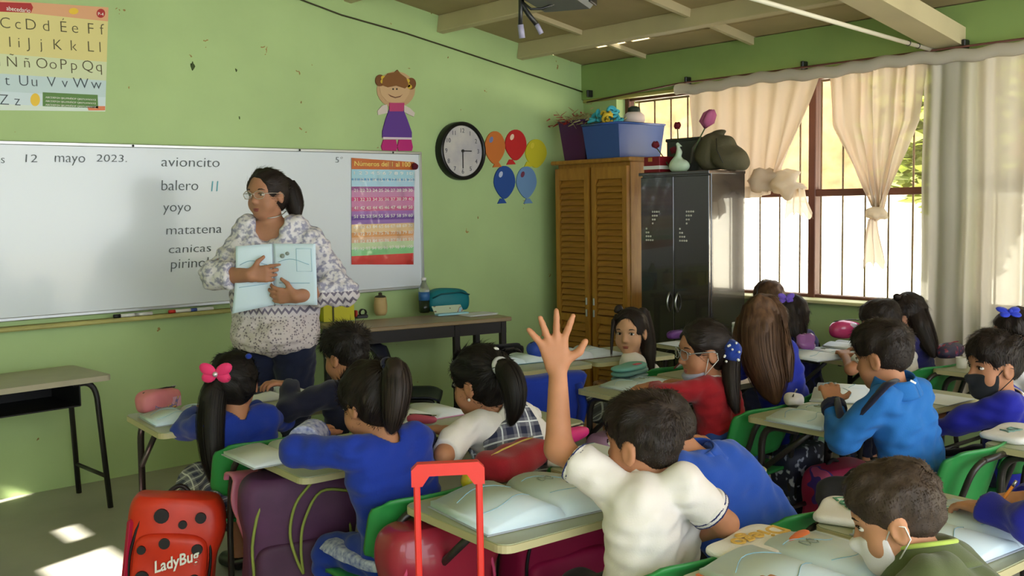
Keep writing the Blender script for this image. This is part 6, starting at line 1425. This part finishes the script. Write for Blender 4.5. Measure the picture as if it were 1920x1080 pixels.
# row 4
def flat_pouch(label, px, py, w, d, rot, word, col, size, trot, toff):
    t = thing('lettered_pouch', label, 'pencil case', on_desk(px, py), rot); pillow('body', w, d, .022, mat('white_canvas', (226, 225, 222), rough=.8, bump=.2, bscale=250), t, power=5, seed=8, wr=.002, res=.004)
    o = text('lettering', word, size, mat('lettering_'+word, col, rough=.5), t, (toff[0], toff[1], .0235), rot=(0, 0, trot), align='CENTER', ext=.0015, thin=.01); return t
flat_pouch('white canvas pouch with gold lettering on the nearest desk', 1418, 1030, .25, .15, dg(6), 'Diego', (212, 172, 84), .072, dg(172), (.03, .03))
flat_pouch('white canvas pouch with green lettering beside the masked boy', 1590, 968, .20, .15, dg(20), 'LUIS', (66, 138, 104), .060, dg(215), (.02, .02))
flat_pouch('white canvas pouch with grey-green lettering at the right edge', 1905, 818, .26, .16, dg(0), 'DY', (110, 150, 140), .06, dg(170), (-.02, .03))
t = thing('orange_pen_case', 'rolled orange and white pen case on the nearest desk', 'pencil case', on_desk(1495, 1028), dg(16)); pillow('body', .16, .04, .034, mat('orange_case', (222, 112, 50), rough=.5), t, power=2.4); MB().box((.02, -.02, .010), (.12, .012, .012), bev=.004).build('white_trim', M_white, t)
open_book('open textbook before the boy with the white mask', on_desk(1520, 1072), dg(-4), .40, .27, .014, .020, cover=(226, 120, 70))
open_book('open textbook before the child writing with the orange pencil', on_desk(1800, 1000), dg(-6), .42, .29, .012, .016)
# ------------------------------------------------------------------ bags
def backpack(name, label, base, rotz, w, d, h, m, pocket, strap, lean=0.0, seed=1, cat='backpack', ph=.34):
    t = thing(name, label, cat, base, rotz); t.rotation_euler = (lean, 0, rotz)
    S = SDF((-w*.6, -d*.75, 0), (w*.6, d*.75, h*1.05), .007); S.ell((0, 0, h*.46), (w*.48, d*.5, h*.50), power=5, k=0); S.ell((0, 0, h*.84), (w*.42, d*.42, h*.18), k=.05, power=3)
    sdf_obj('body', S, m, t, wr=[(.004, 25, (1, 1, 1))], seed=seed)
    S = SDF((-w*.5, -d*.95, 0), (w*.5, 0, h*.85), .006); S.ell((0, -d*.42, h*ph), (w*.41, d*.26, h*.24), power=4.5, k=0); sdf_obj('front_pocket', S, pocket, t, wr=[(.003, 30, (1, 1, 1))], seed=seed+1)
    MB().tube(smooth_path([(-w*.42, -d*.40, h*.30), (-w*.42, -d*.46, h*.62), (-w*.26, -d*.44, h*.90), (w*.26, -d*.44, h*.90), (w*.42, -d*.46, h*.62), (w*.42, -d*.40, h*.30)]), .005, 6).build('zipper', strap, t)
    MB().tube(arc((-.04, d*.15, h*.97), (0, d*.18, h*1.12), (.04, d*.15, h*.97)), .008, 6).build('grab_handle', strap, t)
    for s_ in (-1, 1): MB().tube([(s_*w*.22, d*.42, h*.92), (s_*w*.25, d*.68, h*.70), (s_*w*.26, d*.62, h*.30), (s_*w*.30, d*.42, h*.10)], .016, 8, flat=.4).build('shoulder_strap', strap, t)
    return t
M_lred = mat('red_vinyl', (206, 52, 28), rough=.4, var=.1); M_lpink = mat('crimson_vinyl', (176, 30, 60), rough=.4); M_bdot = mat('black_dot_print', (30, 22, 22), rough=.5)
q = D(303, 1000, 3.42); lb = backpack('spotted_red_backpack', 'red backpack with black spots and white lettering on the floor at the left', (q[0], q[1], .0), dg(-30), .30, .16, .45, M_lred, M_lred, M_bdot, ph=.50); lb.rotation_euler = (-.06, .13, dg(-30))
MB().box((-.138, -.02, .22), (.02, .12, .30), bev=.009).build('side_panel', M_lpink, lb)
for x, z, r, yy in ((-.08, .19, .022, -.113), (.085, .19, .018, -.113), (.085, .29, .018, -.111), (-.02, .305, .018, -.111), (-.09, .28, .014, -.111)): MB().lathe([(r, .0), (r, .012)], (x, yy+.012, z), 14, axis='y').build('spot', M_bdot, lb)
for x, z, r in ((-.04, .39, .024), (.085, .39, .018), (.03, .365, .014)): MB().lathe([(r, .0), (r, .012)], (x, -.079, z), 14, axis='y').build('spot', M_bdot, lb)
text('lettering', 'LadyBug', .052, mat('white_print', (238, 236, 226)), lb, (-.040, -.113, .210), rot=(math.pi/2, -.35, 0), ext=.002, shear=.3, width=.15, thin=.02)
q = D(560, 1000, 3.28); pb = backpack('purple_backpack', 'purple backpack with lime piping hanging behind the girl with the pink bow', (q[0], q[1], .10), dg(-20), .36, .17, .46, mat('plum_nylon', (84, 46, 80), rough=.6, var=.15), mat('plum_nylon2', (74, 40, 68), rough=.6, var=.15), mat('lime_piping', (140, 150, 70), rough=.6))
for cv in ([(.03, -.089, .44), (-.02, -.092, .38), (-.045, -.125, .30), (-.03, -.135, .22), (-.01, -.135, .17)], [(.16, -.085, .40), (.06, -.09, .41), (-.0, -.12, .33), (-.015, -.135, .25), (-.01, -.135, .17)]): MB().tube(smooth_path(cv), .005, 6).build('lime_piping', mat('lime_piping', (140, 150, 70)), pb)
MB().lathe([(.022, 0), (.022, .01)], (.05, -.135, .22), 16, axis='y').build('round_tag', mat('tag_print', (206, 150, 110), rough=.5, col2=(170, 70, 50), vscale=60), pb)
def drape(name, label, c, rotz, w, front, backl, m, cat='sweater', seed=1, off=.02):
    t = thing(name, label, cat, c, rotz)
    def fn(u, v):
        s = v*(front+backl)-front; x = (u-.5)*w*(1+.08*math.sin(v*5)); r = .035
        if s < -r: y_, z_ = r+off, s+r
        elif s > r: y_, z_ = -r-off*.5, -s+r
        else: a = s/r*math.pi/2; y_, z_ = (r+off)*-math.sin(a), .02*math.cos(a)
        wv = .010*math.sin(u*16+seed)*min(1, abs(s)*6); return (x+.008*math.sin(v*9+u*5), y_+wv*(1 if s < 0 else -1), z_+.01*math.sin(u*9+seed)*(1 if v in (0, 1) else .3))
    o = MB().grid(fn, 26, 26).build('cloth', m, t, fix=False); md = o.modifiers.new('thickness', 'SOLIDIFY'); md.thickness = .008
    for s_ in (-1, 1): MB().tube([(s_*w*.42, -.05, -.02), (s_*w*.47, -.07, -.12), (s_*w*.40, -.075, -backl*.85)], [.03, .03, .022], 8, flat=.6).build('sleeve', m, t)
    return t
drape('draped_sweater', 'royal blue sweater draped over the back of the empty green chair', (2.94, 3.20, .645), dg(-14), .36, .12, .24, C_BLUE)
drape('pink_jacket', 'shiny pink jacket draped over the chair of the girl with the pink bow', (1.64, 3.115, .500), dg(-4), .36, .05, .26, mat('shiny_pink_nylon', (206, 120, 150), rough=.3), 'jacket', 2, off=.012)
q = D(820, 1030, 2.74); backpack('rose_backpack', 'glossy rose red backpack hanging behind the girl in the blue tracksuit', (q[0], q[1], .20), dg(-10), .32, .15, .36, mat('rose_vinyl', (150, 38, 56), rough=.3, coat=.3), mat('rose_vinyl2', (160, 42, 66), rough=.3, coat=.3), mat('rose_strap', (200, 70, 110), rough=.5))
q = D(1045, 1020, 2.95); backpack('magenta_backpack', 'magenta backpack hanging below the desk of the raised-hand boy', (q[0], q[1], .22), dg(-6), .36, .14, .34, mat('magenta_nylon', (150, 20, 66), rough=.6), mat('magenta_nylon2', (160, 24, 76), rough=.6), mat('dark_strap', (30, 26, 30), rough=.6))
q = D(1140, 800, 4.35); backpack('lilac_backpack', 'pale lilac backpack under the desk of the girl in red', (q[0]+.05, q[1], .06), dg(0), .28, .14, .36, mat('lilac_nylon', (170, 130, 160), rough=.5), mat('lilac_nylon2', (180, 140, 170), rough=.5), mat('dark_strap', (30, 26, 30), rough=.6))
q = D(1500, 830, 4.15); backpack('patterned_navy_bag', 'navy and white patterned bag under the bright blue jacket boy desk', (q[0], q[1], .10), dg(0), .26, .12, .30, print_mat('navy_white_print', (34, 38, 60), [(150, 156, 176), (200, 204, 214)], 34), C_NAVY, mat('dark_strap', (30, 26, 30), rough=.6))
q = D(1570, 865, 4.0); backpack('colourful_backpack', 'pink and violet backpack on the floor beside the bright blue jacket boy', (q[0], q[1], .0), dg(-10), .28, .14, .36, print_mat('pink_violet_print', (180, 40, 90), [(80, 50, 150), (210, 90, 140)], 12), mat('violet_nylon', (76, 44, 130), rough=.5), mat('dark_strap', (30, 26, 30), rough=.6))
# trolley backpack with red telescopic handle
a = D(774, 874, 2.28); b = D(904, 878, 2.30); c = (a+b)/2; ang_ = math.atan2(b[1]-a[1], b[0]-a[0]); W_ = float(np.linalg.norm(b-a)); top_ = float(a[2])
th_ = thing('trolley_bag', 'trolley school bag with a tall bright red pull handle beside the near desk', 'trolley bag', (c[0], c[1], 0), ang_); M_rh = mat('red_handle_plastic', (214, 52, 44), rough=.35)
for s_ in (-1, 1): MB().box((s_*(W_/2-.008), 0, (top_+.10)/2), (.015, .020, top_-.10), bev=.003).build('handle_tube', M_rh, th_)
MB().prism([(-W_/2-.004, top_-.045), (-W_/2-.004, top_-.008), (-W_/2+.010, top_+.006), (W_/2-.010, top_+.006), (W_/2+.004, top_-.008), (W_/2+.004, top_-.045), (W_/2-.020, top_-.045), (W_/2-.036, top_-.022), (-W_/2+.036, top_-.022), (-W_/2+.020, top_-.045)], -.013, .013).build('handle_grip', M_rh, th_)
S = SDF((-.16, -.10, .03), (.16, .10, .44), .008); S.ell((0, -.02, .22), (.145, .075, .20), power=3.4, k=0); sdf_obj('bag', S, mat('rose_red_canvas', (186, 40, 70), rough=.5), th_)
for s_ in (-1, 1): MB().lathe([(.03, -.01), (.03, .01)], (s_*.10, -.03, .03), 14, axis='x').build('wheel', M_black, th_)
# pink mat at the lower left, partly out of view
q = at_z(150, 1076, .0); pm = thing('pink_folder', 'pink plastic folder lying on the floor in the sun patch at the lower left', 'folder', (q[0]+.02, q[1]-.16, .001), dg(10)); MB().box((0, 0, .004), (.34, .24, .006), bev=.002).build('cover', mat('pink_plastic', (214, 120, 140), rough=.4), pm); MB().box((0, 0, .009), (.32, .22, .003)).build('sheet', mat('pale_pink_paper', (226, 170, 180), rough=.6), pm)
# book held by the teacher: stands open, facing the class
tc_ = D(514, 514, TDp-.195); bk_ = thing('held_textbook', 'open textbook with pale blue pages held up by the teacher', 'book', tuple(tc_)); fw = -dirh(49); 
def bkp(x, z, y): return tuple((_r*x)+UP*z+fw*y)
def page(x0, x1, sg):
    def fn(u, v):
        x = x0+(x1-x0)*u; z = -.145+.29*v; s = abs(x)/max(abs(x0), abs(x1)); cur = .020*math.sin(s*math.pi*.55); low = (-.05*(1-v)**2*s if sg < 0 else 0)
        return bkp(x-(.03*(1-v)**2*s if sg < 0 else 0), z+(.0 if sg > 0 else -.012*s)+low*.6, cur+.004)
    return fn
for x0, x1, sg, nm in ((-.172, 0, -1, 'left_page'), (0, .205, 1, 'right_page')):
    o = MB().grid(page(x0, x1, sg), 14, 14).build(nm, mat('book_page_blue', (214, 234, 246), rough=.6), bk_, fix=False); md = o.modifiers.new('thickness', 'SOLIDIFY'); md.thickness = .006
    for k in range(2):
        pf = page(x0, x1, sg); pts = [A3(pf(.12+.72*q/8, .70-.34*k+.05*math.sin(q*.5)*(1-k)))+fw*.0012 for q in range(9)]; MB().tube(pts, .0016, 5).build('printed_line', M_line, o)
pf = page(0, .205, 1)
for uu, vv, sx in ((.22, .80, .012), (.34, .84, .010)): c_ = A3(pf(uu, vv))+fw*.001; MB().ell(c_, (sx, sx, sx*.9), 10).build('printed_sketch', M_sketch, bk_)
pts = [A3(pf(u_, v_))+fw*.001 for u_, v_ in ((.55, .92), (.9, .92), (.9, .55), (.55, .55), (.55, .92))]; MB().tube(pts, .0012, 5).build('printed_box', M_line, bk_)
MB().box((0, 0, 0), (.012, .29, .008)).build('spine', mat('book_spine', (150, 160, 170), rough=.5), bk_).rotation_euler = (math.pi/2, 0, 0)
# small dark stains where paint has chipped above the board
for px, py, s_ in ((361, 124, .020), (443, 132, .010), (449, 221, .008)):
    q = at_y(px, py, YW-.001); tag(blob((0, 0, 0), (s_*.5, .002, s_), int(px), 10, .35).build('wall_chip', mat('chip_dark', (70, 84, 44), rough=.8), loc=(q[0], YW-.0005, q[2])), 'dark paint chip on the green wall %s' % {361: 'above the word list', 443: 'right of the largest chip', 449: 'just above the teacher head'}[px], 'paint chip')
